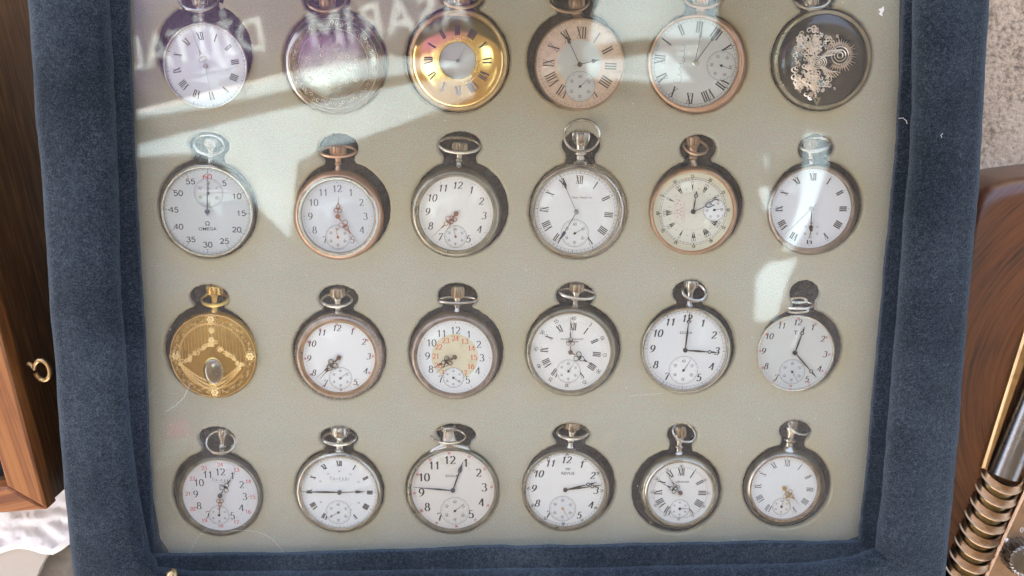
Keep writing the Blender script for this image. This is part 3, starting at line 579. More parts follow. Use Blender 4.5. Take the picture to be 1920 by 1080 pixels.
rng = random.Random(5); holes2 = [hole_outline(W, .0002, 120, rng) for W in WATCHES]
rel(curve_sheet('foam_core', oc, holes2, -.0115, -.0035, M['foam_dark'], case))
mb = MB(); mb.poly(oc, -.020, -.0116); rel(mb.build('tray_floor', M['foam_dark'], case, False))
# brass clasp knob at the foot of the left corner
mb = MB(); p = at(323, 1078, ZR); mb.ball((p.x, p.y, ZR-.0005), .0033, 16, 10); rel(mb.build('clasp', M['brass'], case))

# ------------------------------------------------------------------ glyphs
def arc(cx, cy, rx, ry, a0, a1, n=14):
    return [(cx+rx*math.cos(math.radians(a0+(a1-a0)*i/n)), cy+ry*math.sin(math.radians(a0+(a1-a0)*i/n))) for i in range(n+1)]
DG = {
 '1': [[(.12, .76), (.32, 1.0), (.32, 0)]], '0': [arc(.3, .5, .27, .5, 0, 360, 20)],
 '2': [arc(.29, .72, .24, .28, 165, -35, 10)+[(.05, .03)], [(.04, .04), (.56, .04), (.58, .18)]],
 '3': [arc(.27, .76, .22, .24, 155, -85, 10), arc(.27, .27, .28, .27, 85, -155, 12)],
 '4': [[(.60, .28), (-.02, .28), (.42, 1.0)], [(.42, 1.0), (.42, 0)]],
 '5': [[(.52, .98), (.14, .98), (.10, .52)]+arc(.28, .32, .26, .32, 130, -150, 12)],
 '6': [arc(.56, .34, .53, .64, 92, 180, 8), arc(.3, .31, .25, .31, 0, 360, 16)],
 '7': [[(.04, .82), (.06, .97), (.56, .97), (.38, .6), (.22, 0)]],
 '8': [arc(.3, .75, .20, .25, 0, 360, 14), arc(.3, .26, .26, .27, 0, 360, 16)],
 '9': [arc(.04, .66, .53, .64, -88, 0, 8), arc(.3, .69, .25, .31, 0, 360, 16)],
}
ROM = {1: 'I', 2: 'II', 3: 'III', 4: 'IIII', 5: 'V', 6: 'VI', 7: 'VII', 8: 'VIII', 9: 'IX', 10: 'X', 11: 'XI', 12: 'XII'}
def digits(mb, s, cx, cy, h, thin, wid, z, slant=0, rot=0, wide=1.0):
    adv = .70*wide; tot = adv*len(s)-.1*wide; ca, sa = math.cos(rot), math.sin(rot)
    for i, ch in enumerate(s):
        x0 = -tot/2+i*adv
        for st in DG[ch]:
            P = []
            cl = len(st) > 12 and abs(st[0][0]-st[-1][0]) < 1e-6 and abs(st[0][1]-st[-1][1]) < 1e-6
            for (x, y) in (st[:-1] if cl else st): P.append(((x*wide+x0+slant*(y-.5)), (y-.5)))
            def xf(p): X, Y = p[0]*h, p[1]*h; return (cx+X*ca-Y*sa, cy+X*sa+Y*ca)
            mb.ribbon(P, thin, wid, z, closed=cl, xf=xf)
def roman(mb, s, cx, cy, h, wt, z, rot, wide=1.0):
    W_ = {'I': .22*wide, 'V': .44*wide, 'X': .44*wide}; tot = sum(W_[c] for c in s); x = -tot/2; ca, sa = math.cos(rot), math.sin(rot)
    def xf(p): X, Y = p[0]*h, p[1]*h; return (cx+X*ca-Y*sa, cy+X*sa+Y*ca)
    for c in s:
        w_ = W_[c]; m = x+w_/2; k = w_*.38
        if c == 'I': mb.ribbon([(m, .5), (m, -.5)], wt, 0, z, xf=xf)
        elif c == 'V': mb.ribbon([(m-k, .5), (m, -.5)], wt, 0, z, xf=xf); mb.ribbon([(m+k, .5), (m, -.5)], wt*.35, 0, z+1e-6, xf=xf)
        else: mb.ribbon([(m-k, .5), (m+k, -.5)], wt, 0, z, xf=xf); mb.ribbon([(m+k, .5), (m-k, -.5)], wt*.35, 0, z+1e-6, xf=xf)
        x += w_
    for yy in (.5, -.5): mb.ribbon([(-tot/2+.02, yy), (tot/2-.02, yy)], .011, 0, z+1.5e-6, xf=xf)

def hand_shape(mb, kind, ang, L, w_, z, t=.00018):
    a = math.radians(90-ang); ca, sa = math.cos(a), math.sin(a)
    def X(p): return (p[0]*ca-p[1]*sa, p[0]*sa+p[1]*ca)   # shape runs along +x
    def pl(P): mb.poly([X(p) for p in P], z, z+t)
    def ring(x, y, r, th, sx=1): mb.ribbon([X((x+r*sx*math.cos(q*PI/8), y+r*math.sin(q*PI/8))) for q in range(16)], th, 0, z, z+t, True)
    u = .00030*w_
    if kind == 'thin': pl([(-L*.18, -u*.6), (L, -u*.3), (L, u*.3), (-L*.18, u*.6)])
    elif kind in ('baton', 'leaf'):
        q = 2.1 if kind == 'leaf' else 1.1
        pl([(0, -u*.9), (L*.35, -u*q), (L, -u*.3), (L, u*.3), (L*.35, u*q), (0, u*.9)])
    elif kind == 'spade':
        pl([(0, -u*.7), (L*.62, -u*.6), (L*.62, u*.6), (0, u*.7)])
        pl([(L*.60, 0), (L*.66, -u*3), (L*.74, -u*2.6), (L*.86, -u*.7), (L, -u*.3), (L, u*.3), (L*.86, u*.7), (L*.74, u*2.6), (L*.66, u*3)])
    elif kind == 'pear':
        pl([(0, -u), (L*.6, -u*1.4), (L*.66, -u*3.4), (L*.74, -u*3), (L*.86, -u), (L, -u*.3), (L, u*.3), (L*.86, u), (L*.74, u*3), (L*.66, u*3.4), (L*.6, u*1.4), (0, u)])
    elif kind == 'pomme':
        pl([(0, -u*.9), (L*.4, -u*1.7), (L*.70, -u*.6), (L*.70, u*.6), (L*.4, u*1.7), (0, u*.9)])
        ring(L*.70+.0008, 0, .00085, .00024)
        pl([(L*.70+.0016, -u*.8), (L*.70+.0024, -u*1.6), (L, -u*.25), (L, u*.25), (L*.70+.0024, u*1.6), (L*.70+.0016, u*.8)])
    elif kind == 'louis':
        pl([(0, -u), (L*.2, -u*.8), (L*.2, u*.8), (0, u)])
        k = min(L, .018); rr = k*.055*w_+.0003
        ring(L*.2+rr, rr*1.1, rr, .00016*w_); ring(L*.2+rr, -rr*1.1, rr, .00016*w_); ring(L*.2+rr*3.0, 0, rr*.95, .00018*w_, 1.25)
        pl([(L*.2+rr*1.8, 0), (L*.2+rr*2.2, -rr*1.3), (L*.2+rr*2.8, 0), (L*.2+rr*2.2, rr*1.3)])
        x0 = L*.2+rr*4.0; pl([(x0, -u*1.4), (x0+(L-x0)*.2, -u*1.5), (x0+(L-x0)*.3, -u*.5), (L, -u*.25), (L, u*.25), (x0+(L-x0)*.3, u*.5), (x0+(L-x0)*.2, u*1.5), (x0, u*1.4)])
    elif kind == 'moon':
        pl([(0, -u*.6), (L*.5, -u*.5), (L*.5, u*.5), (0, u*.6)])
        mb.ribbon([X((L*.62+.0024*math.cos(q*PI/8+.6), .0013*math.sin(q*PI/8+.6))) for q in range(13)], .0003, 0, z, z+t)
        mb.ribbon([X((L*.80+.0022*math.cos(q*PI/8-.2), .0014*math.sin(q*PI/8-.2))) for q in range(13)], .0003, 0, z, z+t)

def curl(mb, x, y, s, ang, z, r, turns=1.2, hand=1):
    P = []
    for i in range(14):
        q = i/13; a = ang+hand*q*turns*2*PI; rr = s*(1-q*.75)
        P.append((x+rr*math.cos(a), y+rr*math.sin(a), z))
    mb.tube(P, r, 5, rs=[r*(1-.6*i/13) for i in range(14)])
def leaf(mb, x, y, L, w_, ang, z, t):
    ca, sa = math.cos(ang), math.sin(ang)
    P = [(0, 0), (L*.35, w_), (L, 0), (L*.35, -w_)]; V = [(x+a*ca-b*sa, y+a*sa+b*ca, z) for a, b in P]+[(x+L*.4*ca, y+L*.4*sa, z+t)]
    mb.add(V, [[0, 3, 4], [3, 2, 4], [2, 1, 4], [1, 0, 4]])
def flower(mb, x, y, r, z, n=6):
    for k in range(n): a = 2*PI*k/n; mb.ball((x+r*.62*math.cos(a), y+r*.62*math.sin(a), z), r*.36, 8, 5, .7)
    mb.ball((x, y, z+r*.1), r*.3, 8, 5, .8)

# ------------------------------------------------------------------ a watch
BACK = -.0085
def make_watch(W):
    cx, cy = W['c']; s = mpp(cx, cy, 0); o3 = at(cx, cy, -.001); R = W['R']*s
    root = thing('pocket_watch', W['label'], 'pocket watch', (o3.x, o3.y, BACK), GR)
    def loc(px, py, z): p = at(px, py, z); return (p.x-o3.x, p.y-o3.y)
    T = -BACK            # local z of the foam surface
    hunter = W.get('kind') == 'hunter'
    cm = M[W['m']]; pm = M[{'nickel': 'highlight_metal', 'dark_nickel': 'highlight_metal', 'brown_silver': 'highlight_metal'}.get(W['m'], W['m'])]
    if hunter:
        mb = MB(); mb.lathe([(1e-5, 0), (R*.5, .0004), (R*.85, .002), (R*.97, .0045), (R, .0068), (R*.985, .0082), (R*.97, .0086)], 96); mb.build('case', cm, root)
        z0 = .0086; lr = R*(.90 if W['lid'] in ('crest', 'half') else .955); dome = .0026
        mb = MB(); mb.lathe([(R*.972, z0), (R*.982, z0+.0006), (R*.965, z0+.0012), (lr*1.01, z0+.0013), (lr, z0+.0007)], 96); mb.build('lid_rim', M['nickel'] if W['lid'] in ('crest',) else cm, root)
        hole_r = W['r']*s*1.1 if W['lid'] == 'half' else 1e-5
        prof = [(hole_r+(lr-hole_r)*(1-i/14), z0+.0008+dome*math.sqrt(max(0, 1-((hole_r+(lr-hole_r)*(1-i/14))/lr)**2.4))) for i in range(15)]
        if W['lid'] == 'garland': prof = [(lr*(1-i/14)+1e-5, z0+.0008+.0010*(1-(1-i/14)**4)) for i in range(15)]
        mb = MB(); mb.lathe(prof, 96); mb.build('lid', M[W['lidm']], root)
        zt = z0+.0008+dome
        if W['lid'] == 'half':
            dx, dy = 0, 0; r = W['r']*s
            mb = MB(); mb.lathe([(r*1.12, zt-.0010), (r*1.10, zt+.0001), (r*1.02, zt+.0001), (r*.98, zt-.0008)], 64); mb.build('window_ring', M['gold'], root)
            mb = MB()
            for k in range(52): a = 2*PI*k/52; mb.ball((r*1.20*math.cos(a), r*1.20*math.sin(a), zt-.0001), .00032, 6, 4)
            for f_ in (1.13, 1.29): mb.ribbon([(r*f_*math.cos(a*PI/32), r*f_*math.sin(a*PI/32)) for a in range(64)], .00012, 0, zt+.00015, closed=True)
            mb.build('beading', M['ink_blue'] if False else M['gold'], root)
            mb = MB(); mb.poly([(r*math.cos(a*PI/24), r*math.sin(a*PI/24)) for a in range(48)], zt-.0016); mb.build('dial', M['enamel_cool'], root, False)
            mb = MB()
            for h in range(1, 13):
                a = math.radians(90-(h*30-90)); rr = r*1.62
                roman(mb, ROM[h], rr*math.cos(a), rr*math.sin(a), .0046, .085, zt+.00022-.0009*0, a-PI/2, 1.0)
            # numerals follow the dome
            for i, v in enumerate(mb.v):
                q = math.hypot(v[0], v[1])/lr; mb.v[i] = (v[0], v[1], z0+.0008+dome*math.sqrt(max(0, 1-q**2.4))+.00016)
            mb.build('numerals', M['ink_blue'], root, False)
            mb = MB()
            for (an, l, kd, mt_, w_) in W['hands']: hand_shape(mb, kd, an, l*r, w_, zt-.0013)
            mb.lathe([(.0009, zt-.0013), (.0009, zt-.0009), (1e-5, zt-.0008)], 20); mb.build('hour_hand', M['hand_silver'], root)
            mb = MB(); mb.lathe([(r, zt), (r*.6, zt+.0006), (1e-5, zt+.0009)], 48); mb.build('crystal', M['crystal'], root)
        if W['lid'] == 'plain':
            mb = MB(); rg = random.Random(3); zf = lambda x, y: z0+.0008+dome*math.sqrt(max(0, 1-min(1, math.hypot(x, y)/lr)**2.4))
            for k in range(56):
                a = 2*PI*k/56; q = lr*.80+.0006*math.sin(k*2.4); x, y = q*math.cos(a), q*math.sin(a); curl(mb, x, y, .0011, a+k, zf(x, y)+.00002, .00014, .9, 1 if k % 2 else -1)
            for k in range(46):
                a = rg.random()*6.3; q = lr*.55*math.sqrt(rg.random()); x, y = q*math.cos(a)*1.1, -.0015+q*math.sin(a)*.8
                curl(mb, x, y, rg.uniform(.0008, .0015), rg.random()*6, zf(x, y)+.00002, .00014, 1, rg.choice((-1, 1)))
            for f_ in (.90, .70): mb.tube([(lr*f_*math.cos(t*PI/36), lr*f_*math.sin(t*PI/36), zf(lr*f_, 0)+.00002) for t in range(72)], .00012, 5, True)
            mb.build('engraving', M['relief'], root)
        if W['lid'] == 'crest':
            mb = MB(); zc = zt-.0006; rg = random.Random(11)
            def P_(px, py): return loc(px, py, T*0+.003)
            # rayed sun disc at the right, shield, flags, scrolls, weapons
            sx, sy = P_(1574, 104)
            for k in range(3): mb.tube([(sx+.0012*(k+1)*1.25*math.cos(q*PI/12), sy+.0012*(k+1)*1.25*math.sin(q*PI/12), zc) for q in range(24)], .00028, 6, True)
            for k in range(26):
                a = -2.2+k*4.4/25; L = .0075+.0012*math.sin(k*2.1)
                leaf(mb, sx+.0044*math.cos(a), sy+.0044*math.sin(a), L*.62, .0006, a, zc-.0008, .0012)
            ox, oy = P_(1534, 117)
            for k in (1, .72, .42): mb.tube([(ox+.0040*k*math.cos(q*PI/12), oy+.0031*k*math.sin(q*PI/12), zc+.0001) for q in range(24)], .00026, 6, True)
            flower(mb, ox, oy, .0010, zc)
            for sgn in (1, -1):                      # draped flags either side
                for k in range(7):
                    a = sgn*(.35+.10*k); L = .0115-.0006*k
                    mb.tube([(ox+.001+math.cos(a)*q*L, oy+sgn*.0022+math.sin(a)*q*L*.9+.0006*math.sin(q*9+k), zc-.0004) for q in (0, .2, .4, .6, .8, 1)], .00030, 5)
            for k in range(170):
                a = rg.uniform(1.75, 3.14159) if k % 2 == 0 else 2*PI-a; q = rg.uniform(.0045, .0172) if k % 2 == 0 else q0; q0 = q; x, y = ox+.0010+q*math.cos(a)*.90, oy+q*math.sin(a)*1.15
                curl(mb, x, y, rg.uniform(.0009, .0017), (rg.random()*6.3 if k % 2 == 0 else -1.0), zc-.0007+rg.random()*.0004, .00042, rg.uniform(.7, 1.2), rg.choice((-1, 1)))
            for k in range(60):
                x = ox+rg.uniform(-.006, .0095); y = oy+rg.choice((-1, 1))*rg.uniform(.008, .0145)
                curl(mb, x, y, rg.uniform(.0006, .0012), rg.random()*6.3, zc-.0009, .00040, 1, rg.choice((-1, 1)))
            for k in range(9): a = 2.0+k*.3; leaf(mb, ox+.010*math.cos(a), oy+.012*math.sin(a), .0028, .0007, a, zc-.0012, .0008)
            for i, v in enumerate(mb.v):
                q = math.hypot(v[0], v[1])/lr; mb.v[i] = (v[0], v[1], v[2]-zt+z0+.0008+dome*math.sqrt(max(0, 1-min(1, q)**2.4))+.0014)
            mb.build('coat_of_arms', M['relief'], root)
            mb = MB(); mx_, my_ = P_(1532, 188); mb.ribbon([(mx_-.002, my_+.0022), (mx_, my_+.001), (mx_+.002, my_+.0022), (mx_, my_-.002)], .0007, 0, zt-.0014, zt-.0010, True)
            mb.build('medal', M['nickel'], root)
        if W['lid'] == 'garland':
            zc = z0+.0021; mb = MB(); rg = random.Random(4)
            for f_ in (.985, .79, .765): mb.tube([(R*.955*f_*math.cos(q*PI/48), R*.955*f_*math.sin(q*PI/48), zc-.0003*(f_ > .9)) for q in range(96)], .00022, 6, True)
            for a in (90, 0, 180, 270):
                x, y = lr*.875*math.cos(math.radians(a)), lr*.875*math.sin(math.radians(a)); flower(mb, x, y, .0025, zc)
                mb.tube([(x+.0030*math.cos(q*PI/10), y+.0030*math.sin(q*PI/10), zc) for q in range(20)], .00022, 6, True)
            for q4 in range(4):
                for k in range(11):
                    a = math.radians(q4*90+12+k*6.6); rr = lr*.875+.0008*math.sin(k*1.9)
                    leaf(mb, rr*math.cos(a), rr*math.sin(a), .0026, .0007, a+PI/2+.7*math.sin(k*2.3), zc-.0005, .0012)
                    curl(mb, rr*math.cos(a), rr*math.sin(a), .0008, a*3, zc-.0001, .00026, .9, 1 if k % 2 else -1)
            mb.build('border', M['gold_relief'], root)
            mb = MB(); G = []
            ax, ay = loc(397, 640, .002); bx, by = loc(341, 683, .002); ex, ey = loc(452, 683, .002); vx, vy = loc(400, 722, .002)
            def lay(p, q, n, sz):
                for k in range(n+1):
                    t = k/n; x = p[0]+(q[0]-p[0])*t+rg.gauss(0, .0004); y = p[1]+(q[1]-p[1])*t+rg.gauss(0, .0004)
                    for j in range(3): curl(mb, x+rg.gauss(0, .0005), y+rg.gauss(0, .0005), rg.uniform(.0008, .0013), rg.random()*6.3, zc-.00005, .00026, .9, rg.choice((-1, 1)))
                    if k % 3 == 1: flower(mb, x, y, .0013, zc+.0002, 5)
            for P0, P1 in (((ax, ay), (bx, by)), ((ax, ay), (ex, ey))): lay(P0, P1, 13, .0017)
            tx, ty = loc(397, 622, .002)
            for P_ in ((ax, ay), (tx, ty)): flower(mb, P_[0], P_[1]+.0008, .0020, zc+.0002, 6)
            for k in range(5): leaf(mb, tx, ty+.001, .0022, .0006, PI/2+(k-2)*.6, zc-.0001, .0010)
            for P0 in ((bx, by), (ex, ey)):          # rope swags down to the plaque
                for off in (0, .0016, .0032):
                    for ph in (0, PI):
                        mb.tube([(P0[0]+(vx-P0[0])*t, P0[1]-off*.6+(vy+.0015-off-P0[1])*t-.0016*math.sin(t*PI)+.00042*math.sin(t*34+ph), zc+.00012*math.cos(t*34+ph)) for t in [i/44 for i in range(45)]], .00026, 5)
            mb.build('garland', M['gold_relief'], root)
            mb = MB(); 
            for k in range(-9, 10):
                x = k*.0019; hh = math.sqrt(max(0, (lr*.75)**2-x*x)); yb = max(-hh, ay-abs(x-ax)*.75) if abs(x) < .02 else -hh
                if hh-yb > .001: mb.box((x-.00006, yb, zc-.0006), (x+.00008, hh, zc-.00022))
            mb.build('field_lines', M['gold_relief'], root, False)
            px_, py_ = loc(399.8, 697, .003); mb = MB()
            mb.lathe([(.0055, zc-.0002), (.0057, zc+.0004), (.0052, zc+.0007)], 40, org=(px_, py_, 0), ry=1.42); mb.build('plaque_rim', M['gold'], root)
            mb = MB(); mb.lathe([(.0052*math.cos(i*PI/16)+1e-6, zc+.0004+.0016*math.sin(i*PI/16)) for i in range(9)], 40, org=(px_, py_, 0), ry=1.42); mb.build('plaque', M['pale_polished'], root)
    else:
        dx, dy = loc(W['d'][0], W['d'][1], .0022); r = W['r']*mpp(W['d'][0], W['d'][1], .0022)
        g = R-r; rb = r+min(g*.55, .0016) if not W.get('bez') else r+g*.42
        if rb > R*.985: rb = R*.985
        def pr(rad, z, k): return (rad, z, dx*k, dy*k)
        zs = .0088; body = [(1e-5, 0, 0, 0), (R*.55, .0004, 0, 0), (R*.86, .0020, 0, 0), (R*.97, .0042, 0, 0), (R, .0062, 0, 0), pr(R*.995, .0075, .1)]
        if W.get('rings'):
            body += [pr(R*.97, .0086, .3), pr(R*.962, .0083, .3), pr(R*.94, .0094, .5), pr(R*.93, .0091, .5), pr(R*.915, .0098, .7)]
        for i in range(1, 7):
            t = i/6; body.append(pr(R*.99+(rb-R*.99)*t if not W.get('rings') else R*.91+(rb-R*.91)*t, (.0079 if not W.get('rings') else .0096)+(.0029 if not W.get('rings') else .001)*math.sin(t*PI/2), .2+.8*t))
        zb = body[-1][1]
        mb = MB(); mb.lathe(body, 96); mb.build('case', cm, root)
        mb = MB(); mb.lathe([pr(rb, zb-.0003, 1), pr(rb, zb+.0002, 1), pr(rb-(rb-r)*.3, zb+.0007, 1), pr(r+(rb-r)*.25, zb+.0007, 1), pr(r*1.002, zb+.0001, 1), pr(r*.992, zb-.0012, 1)], 96)
        mb.build('bezel', M[W.get('bez', W['m'])], root)
        zd = zb-.0012
        dm = M[W['dial']]
        mb = MB(); mb.poly([(dx+r*1.004*math.cos(a*PI/48), dy+r*1.004*math.sin(a*PI/48)) for a in range(96)], zd-.0004, zd); mb.build('dial', dm, root, False)
        zp = zd+.00004
        if W.get('inner'):
            ix, iy = loc(W['inner'][0], W['inner'][1], .0022); ir = W['inner'][2]*s
            mb = MB(); mb.poly([(ix+ir*math.cos(a*PI/32), iy+ir*math.sin(a*PI/32)) for a in range(64)], zd-.0001, zd+.0001); mb.build('centre_disc', M['enamel_grey'], root, False); zp = zd+.00014
        if W.get('num24') and W['num24'][0] == 'ink_orange':
            mb = MB(); mb.poly([(dx+r*.62*math.cos(a*PI/32), dy+r*.62*math.sin(a*PI/32)) for a in range(64)], zd-.0001, zd+.00003); mb.build('centre_disc', enamel('cream_centre', (.68, .65, .50), (.62, .56, .36), .5), root, False); zp = zd+.00007
        if W['num'] == 'turkish':
            mb = MB(); mb.ribbon([(dx+r*.80*math.cos(a*PI/48), dy+r*.80*math.sin(a*PI/48)) for a in range(96)], r*.20, 0, zd+.00002, closed=True) if False else mb.poly([(dx+r*.86*math.cos(a*PI/48), dy+r*.86*math.sin(a*PI/48)) for a in range(96)], zd-.0001, zd+.00008); mb.build('centre_disc', M['enamel_ivory'], root, False); zp = zd+.00012
        rot = W['rot']; ink = M[W.get('inkn', 'ink')]
        def pol(deg, rad): a = math.radians(90-deg); return (dx+rad*math.cos(a), dy+rad*math.sin(a))
        sub = W.get('sub'); subc = None
        if sub: subc = loc(sub[0], sub[1], .0022); sr = sub[2]*s
        # numerals
        mb = MB()
        for h in range(1, 13):
            x, y = pol(h*30+rot, r*W['nr']); hh = r*W['nh']
            if subc and W['num'] in ('roman', 'arabic') and math.hypot(x-subc[0], y-subc[1]) < sr*.95: continue
            if W['num'] == 'roman': roman(mb, ROM[h], x, y, hh, W['nw']*.72, zp, math.radians(-(h*30+rot)), 1.0 if W['nw'] < .12 else 1.15)
            elif W['num'] == 'arabic': digits(mb, str(h), x, y, hh, .020, W['nw']*1.25+.012, zp, W.get('slant', 0), 0, 1.0)
            elif W['num'] == 'stop':
                if h == 12: continue
                digits(mb, str(h*5), x, y, hh, .075, .02, zp, 0, 0, 1.35)
            elif W['num'] == 'turkish':
                a0 = h*30+rot; nw_ = (1, 2, 1, 2, 1, 2, 3, 3, 2, 1, 2, 3)[h-1]
                for j in range(nw_):
                    off = (j-(nw_-1)/2)*4.6
                    p0 = pol(a0+off*.55, r*.50); p1 = pol(a0+off-2.3, r*.70); p2 = pol(a0+off+2.3, r*.70); p3 = pol(a0+off, r*.66)
                    mb.poly([p0, p2, p3, p1], zp)
                    for sgn in (-1, 1): mb.ribbon([pol(a0+off+sgn*2.0, r*.70), pol(a0+off+sgn*.8, r*.76)], .00010, 0, zp)
                dtx = pol(a0, r*.885); digits(mb, str(h*5), dtx[0], dtx[1], r*.075, .05, .05, zp, 0, math.radians(-a0), .9)
                q = pol(a0+15, r*.60); mb.ribbon([(q[0]+.0005*math.cos(t), q[1]+.0005*math.sin(t)) for t in (3.4, 4.2, 5.0, 5.8)], .00008, 0, zp)
        mb.build('numerals', ink, root, False)
        if W['num'] == 'stop':
            mb = MB(); x, y = pol(rot, r*.80); digits(mb, '60', x, y, r*.12, .075, .02, zp, 0, 0, 1.35); mb.build('red_numeral', M['ink_red'], root, False)
        if W.get('num24'):
            mt_, fr, fh, st = W['num24']; mb = MB()
            for h in range(1, 13):
                x, y = pol(h*30+rot, r*fr)
                digits(mb, str(h+12), x, y, r*fh, .035, .06, zp+.00001, 0, 0, 1.0)
            mb.build('inner_numerals', M[mt_], root, False)
        if W.get('minnum') or W.get('minnum24'):
            mt_, fr, fh = W.get('minnum') or ('ink', .925, .075); mb = MB()
            for h in range(1, 13):
                x, y = pol(h*30+rot, r*fr); a = h*30+rot; flip = 0
                txt = str(h*5) if W.get('minnum') else str(h+12)
                digits(mb, txt, x, y, r*fh, .045, .04, zp+.00001, 0, math.radians(-a+flip), .95)
            mb.build('minute_numerals', M[mt_], root, False)
        # minute track
        mb = MB(); tk = W['track']; t_in = tk == 'dots_in'
        def tick(deg, r0, r1, hw): mb.ribbon([pol(deg, r0), pol(deg, r1)], hw, 0, zp+.00002)
        def circ(rad, hw): mb.ribbon([pol(q*3.75, rad) for q in range(96)], hw, 0, zp+.00002, closed=True)
        base_r = {'rail': .93, 'rail2': .80, 'fine': .93, 'ticks': .93, 'dash': .92}.get(tk, .93)
        if t_in: base_r = .75
        if W.get('minnum') and tk != 'dots': base_r = .80
        if W.get('minnum') and tk == 'dots': base_r = .80
        for k in range(60):
            a = k*6+rot; big = k % 5 == 0
            if tk.startswith('dots'):
                x, y = pol(a, r*base_r); q = .00026 if big else .00016; mb.poly([(x+q*math.cos(u*PI/3), y+q*math.sin(u*PI/3)) for u in range(6)], zp+.00002)
            elif tk in ('rail', 'rail2'): tick(a, r*base_r, r*(base_r+.045), .00016 if big else .00007)
            elif tk == 'dash': tick(a, r*.93, r*.96, .00010)
            else: tick(a, r*base_r, r*(base_r+(.05 if big else .035)), .00013 if big else .00006)
        if tk in ('rail', 'rail2'): circ(r*base_r, .00006); circ(r*(base_r+.045), .00006)
        if tk in ('fine', 'ticks'): circ(r*(base_r+.04), .00005)
        if tk == 'ticks':
            for h in range(12): x, y = pol(h*30+rot, r*.90); mb.poly([(x+.00032*math.cos(u*PI/3), y+.00032*math.sin(u*PI/3)) for u in range(6)], zp+.00003)
        mb.build('minute_track', M['ink_red'] if False else ink, root, False)
        if tk == 'dots_red':
            mb = MB()
            for h in range(1, 13): x, y = pol(h*30+rot, r*.935); digits(mb, str(12+h), x, y, r*.065, .07, .03, zp+.00003, 0, math.radians(-(h*30+rot)), .9)
            mb.build('red_numerals', M['ink_red'], root, False)
        # brand / script
        if W.get('brand'):
            t1, bx, by, sz, t2, b2x, b2y, s2 = W['brand']; mb = MB()
            for (t_, x_, y_, z_) in ((t1, bx, by, sz), (t2, b2x, b2y, s2)):
                if not t_: continue
                vs, fs = text_geo(t_, z_*s*1.35, 0, .01); X0, Y0 = loc(x_, y_, .0022); mb.add([(X0+v[0]*1.15, Y0+v[1], zp+.00002) for v in vs], fs)
            mb.build('lettering', M['ink'], root, False)
        if W.get('script'):
            qx, qy, qd, ql = W['script']; X0, Y0 = loc(qx, qy, .0022); ca, sa = math.cos(math.radians(-qd)), math.sin(math.radians(-qd)); mb = MB(); P = []
            n = 70; Lm = ql*s
            for i in range(n):
                t = i/(n-1); ph = t*PI*2*6.5; amp = (.0009+.0006*math.sin(t*9+1)+(.0011 if t < .1 or (.5 < t < .6) else 0))*min(1, Lm/.0095)
                x = -Lm+2*Lm*t+amp*.7*math.cos(ph); y = amp*math.sin(ph); P.append((X0+x*ca-y*sa, Y0+x*sa+y*ca))
            mb.ribbon(P, .00005, .00006, zp+.00002)
            mb.ribbon([(X0+x*ca-y*sa, Y0+x*sa+y*ca) for x, y in [(-Lm*.8, -.0013), (0, -.0015), (Lm, -.0011)]], .00004, 0, zp+.00002)
            mb.build('signature', M['ink_soft'], root, False)
        if W.get('flower'):
            X0, Y0 = loc(W['flower'][0], W['flower'][1], .0022); mb = MB(); rg = random.Random(2)
            for k in range(38):
                x, y = X0+rg.gauss(0, .0010), Y0+rg.gauss(0, .0030); a = rg.random()*6.3; mb.poly([(x, y), (x+.0008*math.cos(a), y+.0008*math.sin(a)), (x+.0004*math.cos(a+1), y+.0004*math.sin(a+1))], zp+.00003)
            mb.build('red_ornament', M['ink_red'], root, False)
            mb = MB()
            for k, xx in enumerate((.0022, .0031)):
                for j in range(26): mb.ribbon([(X0+xx, Y0-.0055+j*.00043), (X0+xx+.0004, Y0-.0055+j*.00043+.0001)], .00007, 0, zp+.00003)
            mb.ribbon([pol(q*3.75, r*.47) for q in range(96)], .00005, 0, zp+.00002, closed=True)
            mb.build('inscription', M['ink_rose'], root, False)
        # seconds dial
        if sub:
            X0, Y0 = subc; mb = MB()
            if sub[5]: mb.poly([(X0+sr*math.cos(a*PI/24), Y0+sr*math.sin(a*PI/24)) for a in range(48)], zp, zp+.0001)
            else: mb.poly([(X0+sr*.98*math.cos(a*PI/24), Y0+sr*.98*math.sin(a*PI/24)) for a in range(48)], zp+.00003)
            dsk = mb.build('seconds_dial', M['enamel_grey'] if sub[5] else (M['enamel'] if W['num'] == 'turkish' else dm), root, False)
            zs_ = zp+(.00012 if sub[5] else .00005); mb = MB()
            if not W.get('faint'):
                mb.ribbon([(X0+sr*math.cos(a*PI/24), Y0+sr*math.sin(a*PI/24)) for a in range(48)], .00009, 0, zs_, closed=True)
                for k in range(60):
                    a = math.radians(k*6); q = .86 if k % 5 else .80
                    mb.ribbon([(X0+sr*q*math.sin(a), Y0+sr*q*math.cos(a)), (X0+sr*.97*math.sin(a), Y0+sr*.97*math.cos(a))], .00007 if k % 5 == 0 else .00004, 0, zs_)
            for k in range(0, 6):
                a = math.radians(k*60+rot*(W['num'] in ('roman', 'turkish') and abs(rot) > 40)); txt = '60' if k == 0 else str(k*10)
                if W['num'] == 'stop': txt = str((30, 5, 10, 15, 20, 25)[k])
                digits(mb, txt, X0+sr*.66*math.sin(a), Y0+sr*.66*math.cos(a), sr*.20, .035, .045, zs_, 0, -a, .9)
            mb.build('seconds_scale', M['ink_soft'], root, False)
            mb = MB(); hs = MB()
            a = math.radians(90-sub[3]); L = sr*.84
            hand_shape(mb, 'thin', sub[3], L, .8, zs_+.0002)
            mb.v = [(v[0]+X0, v[1]+Y0, v[2]) for v in mb.v]; mb.lathe([(.0007, zs_+.0001), (.0007, zs_+.0005), (1e-5, zs_+.0006)], 18, org=(X0, Y0, 0)); 
            mb.build('second_hand', M[sub[4]], root)
